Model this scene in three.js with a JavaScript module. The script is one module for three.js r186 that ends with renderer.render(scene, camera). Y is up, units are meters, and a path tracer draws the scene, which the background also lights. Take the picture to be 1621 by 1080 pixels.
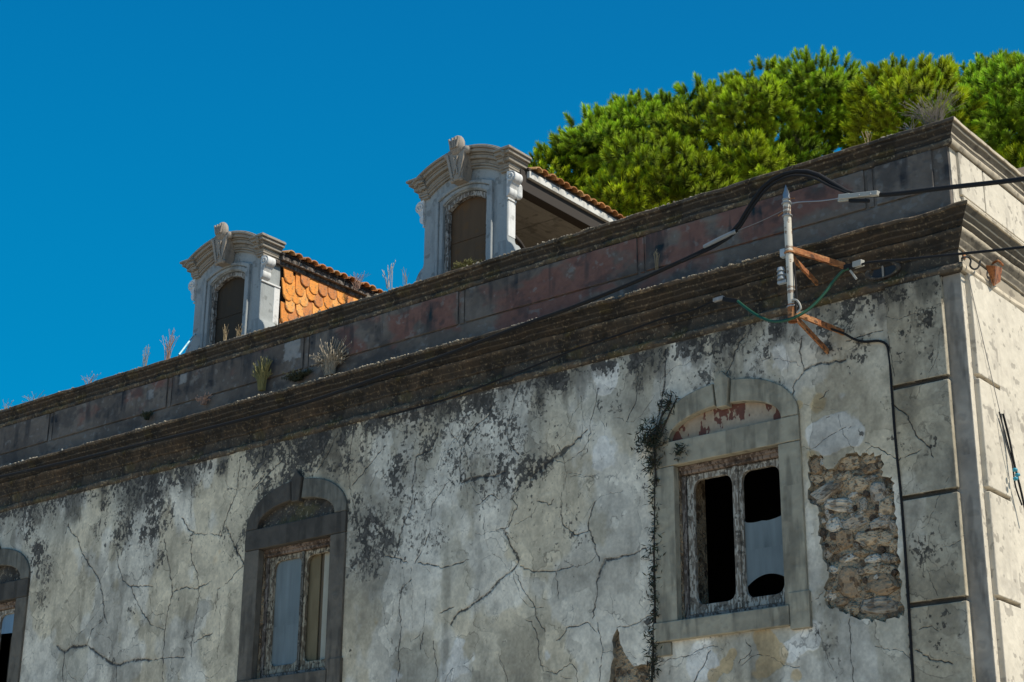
import * as THREE from 'three';
import { mergeGeometries, mergeVertices, toCreasedNormals } from 'three/addons/utils/BufferGeometryUtils.js';
import { ConvexGeometry } from 'three/addons/geometries/ConvexGeometry.js';
import { RoundedBoxGeometry } from 'three/addons/geometries/RoundedBoxGeometry.js';

// ------------------------------------------------------------------ camera, sky, sun, exposure
const scene = new THREE.Scene();
const camera = new THREE.PerspectiveCamera(22.252, 1024 / 682, 0.1, 2000);
camera.position.set(5.921, 1.65, 13.782);
camera.up.set(0.21102, 0.93775, 0.27586);
camera.lookAt(-5.8467, 8.5944, -0.8229);
camera.updateMatrixWorld();

const SUN_EL = 47 * Math.PI / 180, SUN_AZ = 5.5 * Math.PI / 180;      // sun to the right, a little behind the front wall
const sunDir = new THREE.Vector3(Math.cos(SUN_EL) * Math.cos(SUN_AZ), Math.sin(SUN_EL), -Math.cos(SUN_EL) * Math.sin(SUN_AZ));
const sun = new THREE.DirectionalLight(new THREE.Color(1, 0.93, 0.8), 5);
sun.position.copy(sunDir).multiplyScalar(60);
sun.castShadow = true; sun.shadow.mapSize.set(4096, 4096); sun.shadow.bias = -0.0005;
Object.assign(sun.shadow.camera, { left: -30, right: 30, top: 30, bottom: -30, near: 1, far: 140 });
scene.add(sun, sun.target);

const lerp = (a, b, t) => a + (b - a) * t, clamp = (x, a = 0, b = 1) => Math.min(b, Math.max(a, x));
const sstep = (a, b, x) => { const t = clamp((x - a) / (b - a)); return t * t * (3 - 2 * t); };
{ // clear deep blue sky: gradient with height, paler at the horizon and around the sun
  const W = 1024, H = 512, d = new Float32Array(W * H * 4);
  const stops = [[-90, .30, .42, .55], [0, .30, .50, .74], [5, .11, .40, .74], [11, .0, .31, .64], [20, .0, .245, .535], [31, .0, .178, .445], [50, .0, .118, .345], [90, .0, .08, .255]];
  for (let j = 0; j < H; j++) {
    const el = ((j + .5) / H - .5) * 180; let k = 0;
    while (k < stops.length - 2 && el > stops[k + 1][0]) k++;
    const a = stops[k], b = stops[k + 1], t = clamp((el - a[0]) / (b[0] - a[0]));
    for (let i = 0; i < W; i++) {
      const az = ((i + .5) / W - .5) * 2 * Math.PI, ce = Math.cos(el * Math.PI / 180), se = Math.sin(el * Math.PI / 180);
      const c = ce * Math.cos(az) * sunDir.x + se * sunDir.y + ce * Math.sin(az) * sunDir.z, g = Math.acos(clamp(c, -1, 1)) * 180 / Math.PI;
      const glow = 0.9 * Math.exp(-g / 9) + 0.30 * Math.exp(-g / 17), o = (j * W + i) * 4;
      d[o] = lerp(a[1], b[1], t) + glow * 1.0; d[o + 1] = lerp(a[2], b[2], t) + glow * 1.0; d[o + 2] = lerp(a[3], b[3], t) + glow * .95; d[o + 3] = 1;
    }
  }
  const sky = new THREE.DataTexture(d, W, H, THREE.RGBAFormat, THREE.FloatType);
  sky.mapping = THREE.EquirectangularReflectionMapping; sky.magFilter = THREE.LinearFilter; sky.needsUpdate = true;
  scene.background = sky; scene.environment = sky;
}
const renderer = new THREE.WebGLRenderer({ antialias: true });
renderer.setSize(1024, 682);
renderer.toneMapping = THREE.LinearToneMapping;
renderer.toneMappingExposure = 1.0;
renderer.shadowMap.enabled = true; renderer.shadowMap.type = THREE.PCFSoftShadowMap;

// ------------------------------------------------------------------ random, noise, textures
const rng = (s) => () => { s = (s + 0x6d2b79f5) | 0; let t = Math.imul(s ^ (s >>> 15), 1 | s); t = (t + Math.imul(t ^ (t >>> 7), 61 | t)) ^ t; return ((t ^ (t >>> 14)) >>> 0) / 4294967296; };
const lattice = new Float32Array(65536); { const r = rng(7); for (let i = 0; i < 65536; i++) lattice[i] = r(); }
function vn(x, y, p = 256) {                                          // value noise, period p
  const xi = Math.floor(x), yi = Math.floor(y), fx = x - xi, fy = y - yi, u = fx * fx * (3 - 2 * fx), v = fy * fy * (3 - 2 * fy);
  const x0 = ((xi % p) + p) % p, x1 = (x0 + 1) % p, y0 = (((yi % p) + p) % p) & 255, y1 = ((((yi + 1) % p) + p) % p) & 255;
  const a = lattice[y0 * 256 + (x0 & 255)], b = lattice[y0 * 256 + (x1 & 255)], c = lattice[y1 * 256 + (x0 & 255)], e = lattice[y1 * 256 + (x1 & 255)];
  return (a + (b - a) * u) * (1 - v) + (c + (e - c) * u) * v;
}
function fbm(x, y, o = 4, p = 256) {
  let s = 0, a = .5, n = 0;
  for (let k = 0; k < o; k++) { s += a * vn(x + k * 17.3 * (p === 256), y + k * 9.1 * (p === 256), p); n += a; a *= .5; x *= 2; y *= 2; if (p < 256) p *= 2; }
  return s / n;
}
const toS = new Uint8Array(4097); for (let i = 0; i <= 4096; i++) { const c = i / 4096; toS[i] = Math.round(255 * (c <= .0031308 ? c * 12.92 : 1.055 * c ** (1 / 2.4) - .055)); }
const sr = (c) => toS[Math.round(clamp(c) * 4096)];
function dataTex(w, h, px, colour, wrap = THREE.RepeatWrapping) {
  const t = new THREE.DataTexture(px, w, h, THREE.RGBAFormat); t.colorSpace = colour ? THREE.SRGBColorSpace : THREE.NoColorSpace;
  t.wrapS = t.wrapT = wrap; t.magFilter = THREE.LinearFilter; t.minFilter = THREE.LinearMipmapLinearFilter; t.generateMipmaps = true; t.needsUpdate = true; return t;
}
function tile(size, metres, fn) {                                     // tileable texture pair; fn(u, v) -> [r, g, b, height] in linear values
  const c = new Uint8Array(size * size * 4), b = new Uint8Array(size * size * 4);
  for (let j = 0, o = 0; j < size; j++) for (let i = 0; i < size; i++, o += 4) {
    const q = fn((i + .5) / size, (j + .5) / size);
    c[o] = sr(q[0]); c[o + 1] = sr(q[1]); c[o + 2] = sr(q[2]); b[o] = b[o + 1] = b[o + 2] = clamp(q[3]) * 255; c[o + 3] = b[o + 3] = 255;
  }
  const map = dataTex(size, size, c, true), bump = dataTex(size, size, b, false);
  map.repeat.set(1 / metres, 1 / metres); bump.repeat.set(1 / metres, 1 / metres);
  return { map, bump };
}
const mix3 = (a, b, t) => [lerp(a[0], b[0], t), lerp(a[1], b[1], t), lerp(a[2], b[2], t)];
const tileMat = (t, o = {}) => new THREE.MeshStandardMaterial({ map: t.map, bumpMap: t.bump, bumpScale: .01, roughness: .92, ...o });
const plain = (r, g, b, rough = .8, o = {}) => { const m = new THREE.MeshStandardMaterial({ roughness: rough, ...o }); m.color.setRGB(r, g, b); return m; };
const tint = (m, r, g, b) => { const c = m.clone(); c.color.setRGB(r, g, b); return c; };

// ------------------------------------------------------------------ geometry helpers
function uvm(g) {                                                     // uv in metres by the side each face looks to
  g = g.index ? g.toNonIndexed() : g; const p = g.attributes.position, uv = new Float32Array(p.count * 2), a = new THREE.Vector3(), b = new THREE.Vector3(), c = new THREE.Vector3();
  for (let i = 0; i < p.count; i += 3) {
    a.fromBufferAttribute(p, i); b.fromBufferAttribute(p, i + 1).sub(a); c.fromBufferAttribute(p, i + 2).sub(a); b.cross(c);
    const X = Math.abs(b.x), Y = Math.abs(b.y), Z = Math.abs(b.z);
    for (let k = 0; k < 3; k++) {
      const x = p.getX(i + k), y = p.getY(i + k), z = p.getZ(i + k), o = (i + k) * 2;
      if (Z >= X && Z >= Y) { uv[o] = x; uv[o + 1] = y; } else if (X >= Y) { uv[o] = z; uv[o + 1] = y; } else { uv[o] = x; uv[o + 1] = z; }
    }
  }
  g.setAttribute('uv', new THREE.BufferAttribute(uv, 2)); for (const k of Object.keys(g.attributes)) if (!['position', 'normal', 'uv', 'color'].includes(k)) g.deleteAttribute(k);
  return g;
}
const merge = (a) => a.length > 1 ? mergeGeometries(a.map((g) => { const q = g.index ? g.toNonIndexed() : g; for (const k of Object.keys(q.attributes)) if (!['position', 'normal', 'uv'].includes(k)) q.deleteAttribute(k); return q; })) : a[0];
const numbers = {};
const numbered = (n) => { const k = numbers[n] = (numbers[n] ?? -1) + 1; return k ? n + '_' + String(k).padStart(3, '0') : n; };
function mesh(name, g, m, parent = scene) {
  const o = new THREE.Mesh(Array.isArray(g) ? merge(g) : g, m); o.name = parent === scene ? numbered(name) : name;
  o.castShadow = o.receiveShadow = true; parent.add(o); return o;
}
function thing(name, label, category, group, parent = scene) {
  const o = new THREE.Group(); o.name = numbered(name); parent.add(o); o.userData = { label, category }; if (group) o.userData.group = group; return o;
}
const tag = (o, label, category, group) => { o.userData = { ...o.userData, label, category }; if (group) o.userData.group = group; return o; };
const sub = (name, parent, label) => { const o = new THREE.Group(); o.name = name; parent.add(o); if (label) o.userData.label = label; return o; };
const box = (x0, x1, y0, y1, z0, z1, r = .008) => { const g = r ? new RoundedBoxGeometry(x1 - x0, y1 - y0, z1 - z0, 1, Math.min(r, (x1 - x0) / 2.1, (y1 - y0) / 2.1, (z1 - z0) / 2.1)) : new THREE.BoxGeometry(x1 - x0, y1 - y0, z1 - z0); g.translate((x0 + x1) / 2, (y0 + y1) / 2, (z0 + z1) / 2); return uvm(g); };
const poly = (pts) => new THREE.Shape(pts.map((p) => new THREE.Vector2(p[0], p[1])));
function slab(shape, z0, z1, bevel = 0, seg = 10) {
  const g = new THREE.ExtrudeGeometry(shape, { depth: z1 - z0 - 2 * bevel, bevelEnabled: bevel > 0, bevelThickness: bevel, bevelSize: bevel, bevelOffset: -bevel, bevelSegments: 1, curveSegments: seg });
  g.translate(0, 0, z0 + bevel); return uvm(g);
}
const tube = (pts, r, rad = 7, seg = 0) => uvm(new THREE.TubeGeometry(new THREE.CatmullRomCurve3(pts.map((p) => new THREE.Vector3(...p)), false, 'centripetal'), seg || Math.max(8, pts.length * 8), r, rad));
function bar(a, b, w, h) {                                            // straight bar with a rectangular section
  const A = new THREE.Vector3(...a), B = new THREE.Vector3(...b), d = B.clone().sub(A), g = new RoundedBoxGeometry(w, h, d.length(), 1, Math.min(w, h) * .15);
  g.applyMatrix4(new THREE.Matrix4().lookAt(B, A, new THREE.Vector3(0, 1, 0)).setPosition(A.add(B).multiplyScalar(.5))); return uvm(g);
}
function jag(pts, amp, step, seed, closed = true) {                    // an outline roughened
  const r = rng(seed), out = [];
  for (let i = 0; i < pts.length - (closed ? 0 : 1); i++) {
    const a = pts[i], b = pts[(i + 1) % pts.length], n = Math.max(1, Math.round(Math.hypot(b[0] - a[0], b[1] - a[1]) / step));
    for (let k = 0; k < n; k++) { const t = k / n, s = k ? amp : amp * .3; out.push([lerp(a[0], b[0], t) + (r() - .5) * s * 2, lerp(a[1], b[1], t) + (r() - .5) * s * 2]); }
  }
  return out;
}
// moulding swept along x (front) or z (side) with a mitre at the corner x = z = 0; profile points are [out, y]
function moulding(prof, from, side, step, wear, seed, shadeDirtPow) {
  const pos = [], uv = [], idx = [], col = [], n = Math.max(1, Math.round(-from / step)); let arc = 0; const arcs = prof.map((p, i) => arc += i ? Math.hypot(p[0] - prof[i - 1][0], p[1] - prof[i - 1][1]) : 0);
  for (let i = 0; i <= n; i++) for (let k = 0; k < prof.length; k++) {
    const t = i / n, s = lerp(from, prof[k][0], t), w = wear * (k > 0 && k < prof.length - 1 ? 1 : 0) * Math.min(1, (1 - t) * n / 2);
    const e = (fbm(s * 5 + seed, arcs[k] * 9 + seed, 3) - .5) * w * 2, chip = -sstep(.62, .75, fbm(s * 2.2 + seed * 3, arcs[k] * 2, 3)) * w * .9;
    const out = prof[k][0] + e + chip, y = prof[k][1] + e * .4 + (prof[k][0] > .15 ? chip * .5 : 0);
    side ? pos.push(out, y, s) : pos.push(s, y, out); uv.push(s, arcs[k]); const d = Math.pow(prof[k][2] ?? 1, shadeDirtPow) * (.8 + .4 * fbm(s * 3 + seed, k * 1.7, 3)); col.push(d, d, d);
  }
  const m = prof.length;
  for (let i = 0; i < n; i++) for (let k = 0; k < m - 1; k++) { const a = i * m + k, b = a + m; side ? idx.push(a, a + 1, b, b, a + 1, b + 1) : idx.push(a, b, a + 1, b, b + 1, a + 1); }
  const g = new THREE.BufferGeometry(); g.setAttribute('position', new THREE.Float32BufferAttribute(pos, 3)); g.setAttribute('uv', new THREE.Float32BufferAttribute(uv, 2)); g.setAttribute('color', new THREE.Float32BufferAttribute(col, 3)); g.setIndex(idx);
  return toCreasedNormals(g, .5);
}

// ------------------------------------------------------------------ plaster of the front wall
const cracks = [[1.5, [[-0.731,6.584],[-0.58,6.435],[-0.521,6.246],[-0.393,6.106],[-0.37,6.015]]], [1.2, [[-0.703,6.045],[-0.471,6.108]]], [1.6, [[-0.672,4.351],[-0.545,4.257],[-0.347,4.2]]], [1, [[-0.623,4.52],[-0.504,4.539],[-0.45,4.489]]],   // [weight, line of points on the wall in metres]
  [1, [[-12.597,7.689],[-12.563,7.382]]], [2, [[-12.717,7.174],[-12.669,7.295],[-12.599,7.182],[-12.437,7.064],[-12.313,6.844],[-12.161,6.689],[-11.911,6.457],[-11.799,6.198],[-11.744,5.981],[-11.665,5.859]]], [1.3, [[-11.77,5.904],[-11.97,5.814],[-12.032,5.636]]],
  [3, [[-12.653,5.679],[-12.482,5.58],[-12.349,5.63],[-12.043,5.621],[-11.827,5.51],[-11.572,5.365],[-11.382,5.307],[-11.074,5.338],[-10.751,5.305]]], [1.2, [[-10.751,5.305],[-10.541,5.299],[-10.14,5.28]]], [1.6, [[-12.482,5.58],[-12.491,5.387],[-12.448,5.198]]], [1.6, [[-11.431,5.312],[-11.372,5.057]]],
  [1.6, [[-11.616,6.861],[-11.552,6.573],[-11.426,6.369],[-11.253,6.266],[-11.174,6.12],[-10.965,5.888],[-10.804,5.736]]], [1, [[-10.804,5.736],[-10.56,5.654]]], [2, [[-11.256,6.282],[-10.839,6.22]]], [2, [[-10.695,6.808],[-10.573,6.47],[-10.483,6.19],[-10.459,6.085],[-10.511,5.935]]], [1.5, [[-10.511,5.935],[-10.543,5.706],[-10.547,5.345],[-10.515,4.977]]],
  [1.6, [[-10.462,6.109],[-10.234,6.134],[-10.001,6.089],[-9.759,6.15]]], [1.2, [[-10.203,7.67],[-10.257,7.41],[-10.224,7.002]]], [1.8, [[-10.39,7.027],[-10.23,6.843],[-10.145,6.806],[-10.181,6.597],[-10.154,6.46]]], [1.3, [[-10.154,6.46],[-10.033,6.287],[-9.971,6.023],[-9.993,5.696],[-10.045,5.444],[-10.026,5.268]]], [1, [[-10.144,6.79],[-9.624,6.697]]],
  [1.7, [[-9.396,7.608],[-9.414,7.19],[-9.559,6.953],[-9.664,6.656]]], [2, [[-9.566,6.798],[-9.409,6.541],[-9.198,6.266]]], [1.3, [[-9.198,6.266],[-9.375,6.175],[-9.476,6.09],[-9.637,6.034],[-9.661,5.718]]], [1.5, [[-8.933,7.345],[-9.208,7.117]]], [1.6, [[-9.999,5.439],[-9.674,5.516]]],
  [1.2, [[-7.495,7.672],[-7.523,7.449],[-7.557,7.176],[-7.516,6.966],[-7.439,6.665]]], [1.5, [[-7.746,7.643],[-7.894,7.402],[-8.067,7.211]]], [1.7, [[-6.976,7.349],[-7.22,7.154],[-7.475,6.96]]], [1.2, [[-7.071,7.091],[-7.197,6.898]]], [1.8, [[-6.174,7.383],[-6.278,7.17],[-6.51,7.124],[-6.547,6.876],[-6.555,6.589],[-6.685,6.345],[-6.776,6.039]]],
  [1.7, [[-5.437,7.508],[-5.479,7.395],[-5.673,7.303],[-5.831,7.175],[-5.872,6.974],[-5.847,6.708]]], [1.2, [[-6.019,6.758],[-6.258,6.542],[-6.293,6.201],[-6.422,5.989],[-6.537,5.872],[-6.532,5.746],[-6.667,5.66]]], [3.2, [[-5.838,6.706],[-5.617,6.732],[-5.363,6.709],[-5.234,6.722]]], [1.2, [[-8.636,7.536],[-8.626,7.137]]], [1.6, [[-8.652,7.468],[-9.135,7.16]]],
  [1.3, [[-5.62,6.425],[-5.421,6.511],[-5.316,6.439]]], [1.5, [[-6.667,5.66],[-6.697,5.497],[-6.658,5.211],[-6.684,4.969],[-6.66,4.824],[-6.707,4.641]]], [1.8, [[-6.927,6.053],[-6.775,6.018],[-6.585,5.928]]], [1.6, [[-6.438,5.915],[-6.082,5.81],[-5.721,5.849]]], [2.6, [[-5.296,5.583],[-5.421,5.466],[-5.667,5.357],[-5.865,5.287],[-5.95,5.184]]],
  [1.4, [[-6.112,5.324],[-5.911,5.367]]], [1.5, [[-6.338,5.141],[-6.368,4.969]]], [1.3, [[-6.192,5.037],[-6.16,4.86],[-6.12,4.704],[-6.16,4.589]]], [2, [[-5.037,7.692],[-5.139,7.435],[-5.214,7.194],[-5.186,7.041],[-5.056,6.892]]], [4.2, [[-4.365,6.856],[-4.528,6.783],[-4.743,6.678],[-4.893,6.595]]], [2.2, [[-4.153,6.986],[-4.365,6.856]]],
  [1.4, [[-5.028,6.583],[-5.137,6.416],[-5.068,6.337],[-5.184,6.124],[-5.355,6.116]]], [1.2, [[-3.996,7.441],[-4.104,7.093],[-4.155,6.75]]], [2.2, [[-3.169,7.653],[-3.186,7.306],[-3.262,6.996],[-3.304,6.832]]], [1.2, [[-3.505,7.461],[-3.55,7.153],[-3.678,6.97]]], [1.4, [[-4.809,6.343],[-4.619,6.272],[-4.586,6.327]]],
  [3, [[-5.243,6.086],[-5.131,5.894],[-5.046,5.755]]], [1.9, [[-5.046,5.755],[-5.104,5.664],[-5.279,5.581],[-5.388,5.495]]], [1.3, [[-5.087,5.641],[-4.994,5.444],[-4.845,5.269],[-4.812,5.136],[-4.698,4.969]]], [1.2, [[-4.95,5.12],[-4.869,5.091],[-4.779,4.882],[-4.778,4.717],[-4.722,4.579],[-4.555,4.531],[-4.39,4.615],[-4.313,4.557],[-4.291,4.394]]],
  [1.7, [[-5.021,5.685],[-4.847,5.596],[-4.57,5.565],[-4.346,5.593]]], [1.6, [[-4.497,6.279],[-4.473,6.036],[-4.321,5.908],[-4.154,5.922]]], [1.7, [[-4.065,6.209],[-4.138,6.05],[-4.146,5.934],[-4.1,5.843],[-4.017,5.599]]], [2.6, [[-4.042,5.417],[-3.94,5.601],[-3.801,5.594],[-3.566,5.618],[-3.46,5.647]]], [1.7, [[-4.042,5.417],[-4.052,5.241],[-4.108,5.034]]],
  [1, [[-4.562,5.557],[-4.53,5.282]]], [1.4, [[-4.31,4.976],[-4.428,4.976],[-4.476,4.9],[-4.555,4.864]]], [1.1, [[-4.31,4.976],[-4.17,5.003],[-4.056,4.89]]], [1.8, [[-2.238,7.604],[-2.36,7.454],[-2.4,7.338],[-2.484,7.232]]], [1.6, [[-1.625,7.413],[-1.652,7.297],[-1.615,7.118],[-1.624,7.069]]], [1.8, [[-1.624,7.069],[-1.724,6.989],[-1.765,6.859]]],
  [2.4, [[-1.617,7.087],[-1.533,7.126],[-1.373,7.116],[-1.175,7.105]]], [1.1, [[-1.467,6.78],[-1.37,6.847]]], [1.3, [[-1.412,6.59],[-1.332,6.612]]], [1.1, [[-1.03,6.282],[-0.732,6.068]]], [1.2, [[-1.157,7.288],[-0.959,7.306],[-0.779,7.308]]], [1.3, [[-3.812,4.906],[-3.64,4.911],[-3.416,4.977]]], [1.2, [[-4.047,4.989],[-3.982,4.702],[-4.038,4.389]]],
  [1.5, [[-2.949,4.286],[-2.861,4.407],[-2.75,4.572]]], [1, [[-2.371,4.636],[-2.309,4.525],[-2.448,4.424]]], [1, [[-1.296,4.697],[-1.302,4.418],[-1.29,4.13]]], [1.2, [[-0.719,7.159],[-0.734,6.705],[-0.72,6.224],[-0.713,5.354],[-0.729,4.521],[-0.746,4.079]]],
];
const moulds = [[-6.313,7.111,0.665,.44], [-6.842,6.262,0.581,.44], [-5.235,6.778,0.635,.4], [-7.475,7.319,0.461,.46], [-4.813,7.398,0.497,.3], [-5.591,7.194,0.433,.3], [-11.221,7.156,0.682,.4], [-8.836,7.485,0.483,.4], [-4.562,5.99,0.4,.25], [-3.831,7.202,0.272,.3], [-2.177,7.387,0.389,.25], [-2.678,7.497,0.398,.3], [-13.274,7.041,0.446,.35], [-1.165,7.165,0.31,.3], [-0.342,7.105,0.3,.4], [-0.457,6.059,0.259,.3], [-0.433,5.257,0.278,.3], [-0.385,4.428,0.241,.3], [-9.307,6.626,0.395,.4], [-7.267,6.18,0.365,.45],[-0.294,7.307,0.096,.9], [-0.118,7.43,0.084,.9], [-0.444,7.373,0.085,.6], [-0.582,7.22,0.085,.5], [-0.662,6.993,0.072,.5], [-0.351,6.986,0.083,.4], [-0.299,6.147,0.092,.4], [-0.559,5.163,0.167,.4], [-0.335,5.021,0.109,.35], [-0.514,4.281,0.128,.35], [-0.585,7.593,0.086,.5],   // [x, y, radius in metres, strength]: black growth on the plaster
  [-13.553,7.474,0.236,.75], [-13.287,6.956,0.212,.8], [-13.057,6.711,0.174,.8], [-13.055,6.372,0.19,.75], [-13.101,6.001,0.102,.5], [-14.101,7.782,0.204,.6], [-12.032,7.13,0.172,.7], [-11.948,7.438,0.104,.55], [-12.171,6.757,0.111,.6], [-11.432,7.355,0.222,.6], [-11.019,7.496,0.289,.7], [-10.83,7.136,0.251,.8], [-11.495,6.983,0.203,.75], [-10.996,6.917,0.217,.65],
  [-10.761,6.56,0.131,.75], [-11.224,5.943,0.105,.75], [-10.987,5.875,0.064,.5], [-10.083,5.486,0.123,.75], [-12.718,6.505,0.077,.7], [-11.572,5.365,0.144,.6], [-10.163,6.753,0.097,.6], [-9.627,6.728,0.079,.5], [-9.383,6.499,0.11,.55], [-9.729,7.546,0.098,.6], [-10.368,5.996,0.095,.45], [-11.796,5.907,0.098,.55],
  [-8.798,7.011,0.283,.85], [-9.038,6.663,0.235,.9], [-8.392,7.252,0.235,1], [-8.199,7.488,0.268,1], [-8.052,7.616,0.173,.8], [-9.107,6.215,0.123,.8], [-7.44,6.68,0.164,.85], [-7.183,6.421,0.25,.6], [-7.297,6.184,0.219,.62], [-6.934,6.204,0.217,.5], [-7.11,5.908,0.158,.5], [-7.687,7.51,0.093,.6], [-7.621,7.232,0.138,.6], [-7.82,7.191,0.077,.7],
  [-6.82,7.091,0.178,.5], [-6.793,6.904,0.133,.45], [-6.71,7.664,0.136,.5], [-6.39,7.183,0.103,.55], [-6.227,7.313,0.132,.45], [-6.102,6.187,0.183,.45], [-6.372,6.122,0.127,.5], [-6.629,5.634,0.098,.6], [-5.599,7.627,0.146,.6], [-5.436,7.451,0.115,.6], [-5.319,6.619,0.223,.62], [-4.894,6.684,0.207,.7], [-4.71,6.7,0.11,.7], [-5.408,6.808,0.127,.5],
  [-4.745,7.385,0.098,.55], [-4.519,7.584,0.113,.75], [-4.645,7.681,0.099,.6], [-3.922,7.563,0.124,.6], [-3.985,7.68,0.111,.6], [-3.526,7.581,0.123,.75], [-3.5,7.338,0.081,.6], [-3.793,7.147,0.081,.6], [-4.242,5.877,0.17,.3], [-4.362,5.569,0.13,.35], [-3.537,6.286,0.169,.42], [-3.44,5.569,0.088,.6], [-3.491,4.924,0.073,.8],
  [-2.967,7.777,0.094,.85], [-2.858,7.671,0.067,.6], [-2.403,7.615,0.105,.9], [-2.762,7.205,0.157,.6], [-2.471,7.203,0.091,.7], [-2.154,7.104,0.14,.6], [-1.881,6.99,0.088,.6], [-1.997,7.445,0.129,.4], [-1.887,7.55,0.129,.45], [-1.672,7.436,0.076,.6], [-1.358,7.251,0.081,1], [-0.996,7.24,0.08,.9], [-1.087,7.148,0.061,.55],
  [-1.411,7.473,0.088,.5], [-1.14,7.537,0.163,.5], [-0.806,7.646,0.137,.5], [-0.786,6.595,0.083,.5], [-1.041,6.404,0.059,.6], [-0.782,6.236,0.07,.6], [-1.585,4.617,0.113,.8], [-1.469,4.436,0.123,.7], [-1.539,4.84,0.079,.7], [-1.387,4.249,0.088,.55], [-3.332,5.429,0.087,.8], [-3.375,4.88,0.085,.9], [-3.353,4.576,0.072,.8], [-3.341,6.577,0.104,.8], [-3.214,7.079,0.092,.6],
  [-6.345,8.077,0.228,.3], [-4.393,7.981,0.286,.35], [-7.1,7.702,0.23,.5], [-5.96,7.627,0.222,.4], [-10.301,7.499,0.25,.35], [-12.972,7.689,0.27,.3], [-7.488,4.935,0.084,.5], [-7.397,5.03,0.056,.8],
];
const pales = [[-3.907,7.491,0.179,.9], [-4.026,7.62,0.111,.5], [-1.41,6.413,0.206,.9], [-1.201,6.616,0.242,.4], [-1.635,4.851,0.171,.5], [-3.918,6.681,0.267,.5], [-2.899,7.546,0.267,.5], [-1.971,7.277,0.256,.4], [-4.561,7.699,0.284,.35], [-1.713,4.603,0.147,.9], [-2.859,4.465,0.2,.8], [-1.153,6.364,0.119,.7], [-5.887,4.773,0.398,.4], [-6.595,4.777,0.339,.4], [-4.399,6.497,0.406,.3], [-1.914,4.483,0.136,.8], [-11.353,6.279,0.496,.25], [-4.722,4.908,0.45,.25]];
const ochres = [[-2.17,4.626,0.127,.95], [-2.08,4.443,0.16,.95], [-2.252,4.301,0.148,.8], [-2.585,4.408,0.093,.85], [-2.725,4.335,0.081,.8], [-1.862,4.251,0.09,.8], [-2.512,4.517,0.052,.7], [-1.38,6.899,0.21,.55], [-1.526,6.68,0.172,.6], [-1.584,6.262,0.109,.8], [-1.708,6.779,0.074,.6], [-1.475,6.425,0.097,.3], [-5.752,6.447,0.352,.28], [-6.877,7.064,0.373,.28], [-7.175,5.318,0.211,.4], [-5.718,4.919,0.132,.45], [-6.196,6.306,0.241,.25], [-3.923,6.285,0.263,.3], [-9.734,6.456,0.477,.25], [-9.764,7.328,0.493,.25], [-3.796,4.53,0.122,.6], [-0.755,5.361,0.09,.5], [-4.058,4.71,0.248,.35], [-1.418,4.264,0.221,.4], [-12.547,7.534,0.445,.2]];
const TOP = 7.71;
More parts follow.
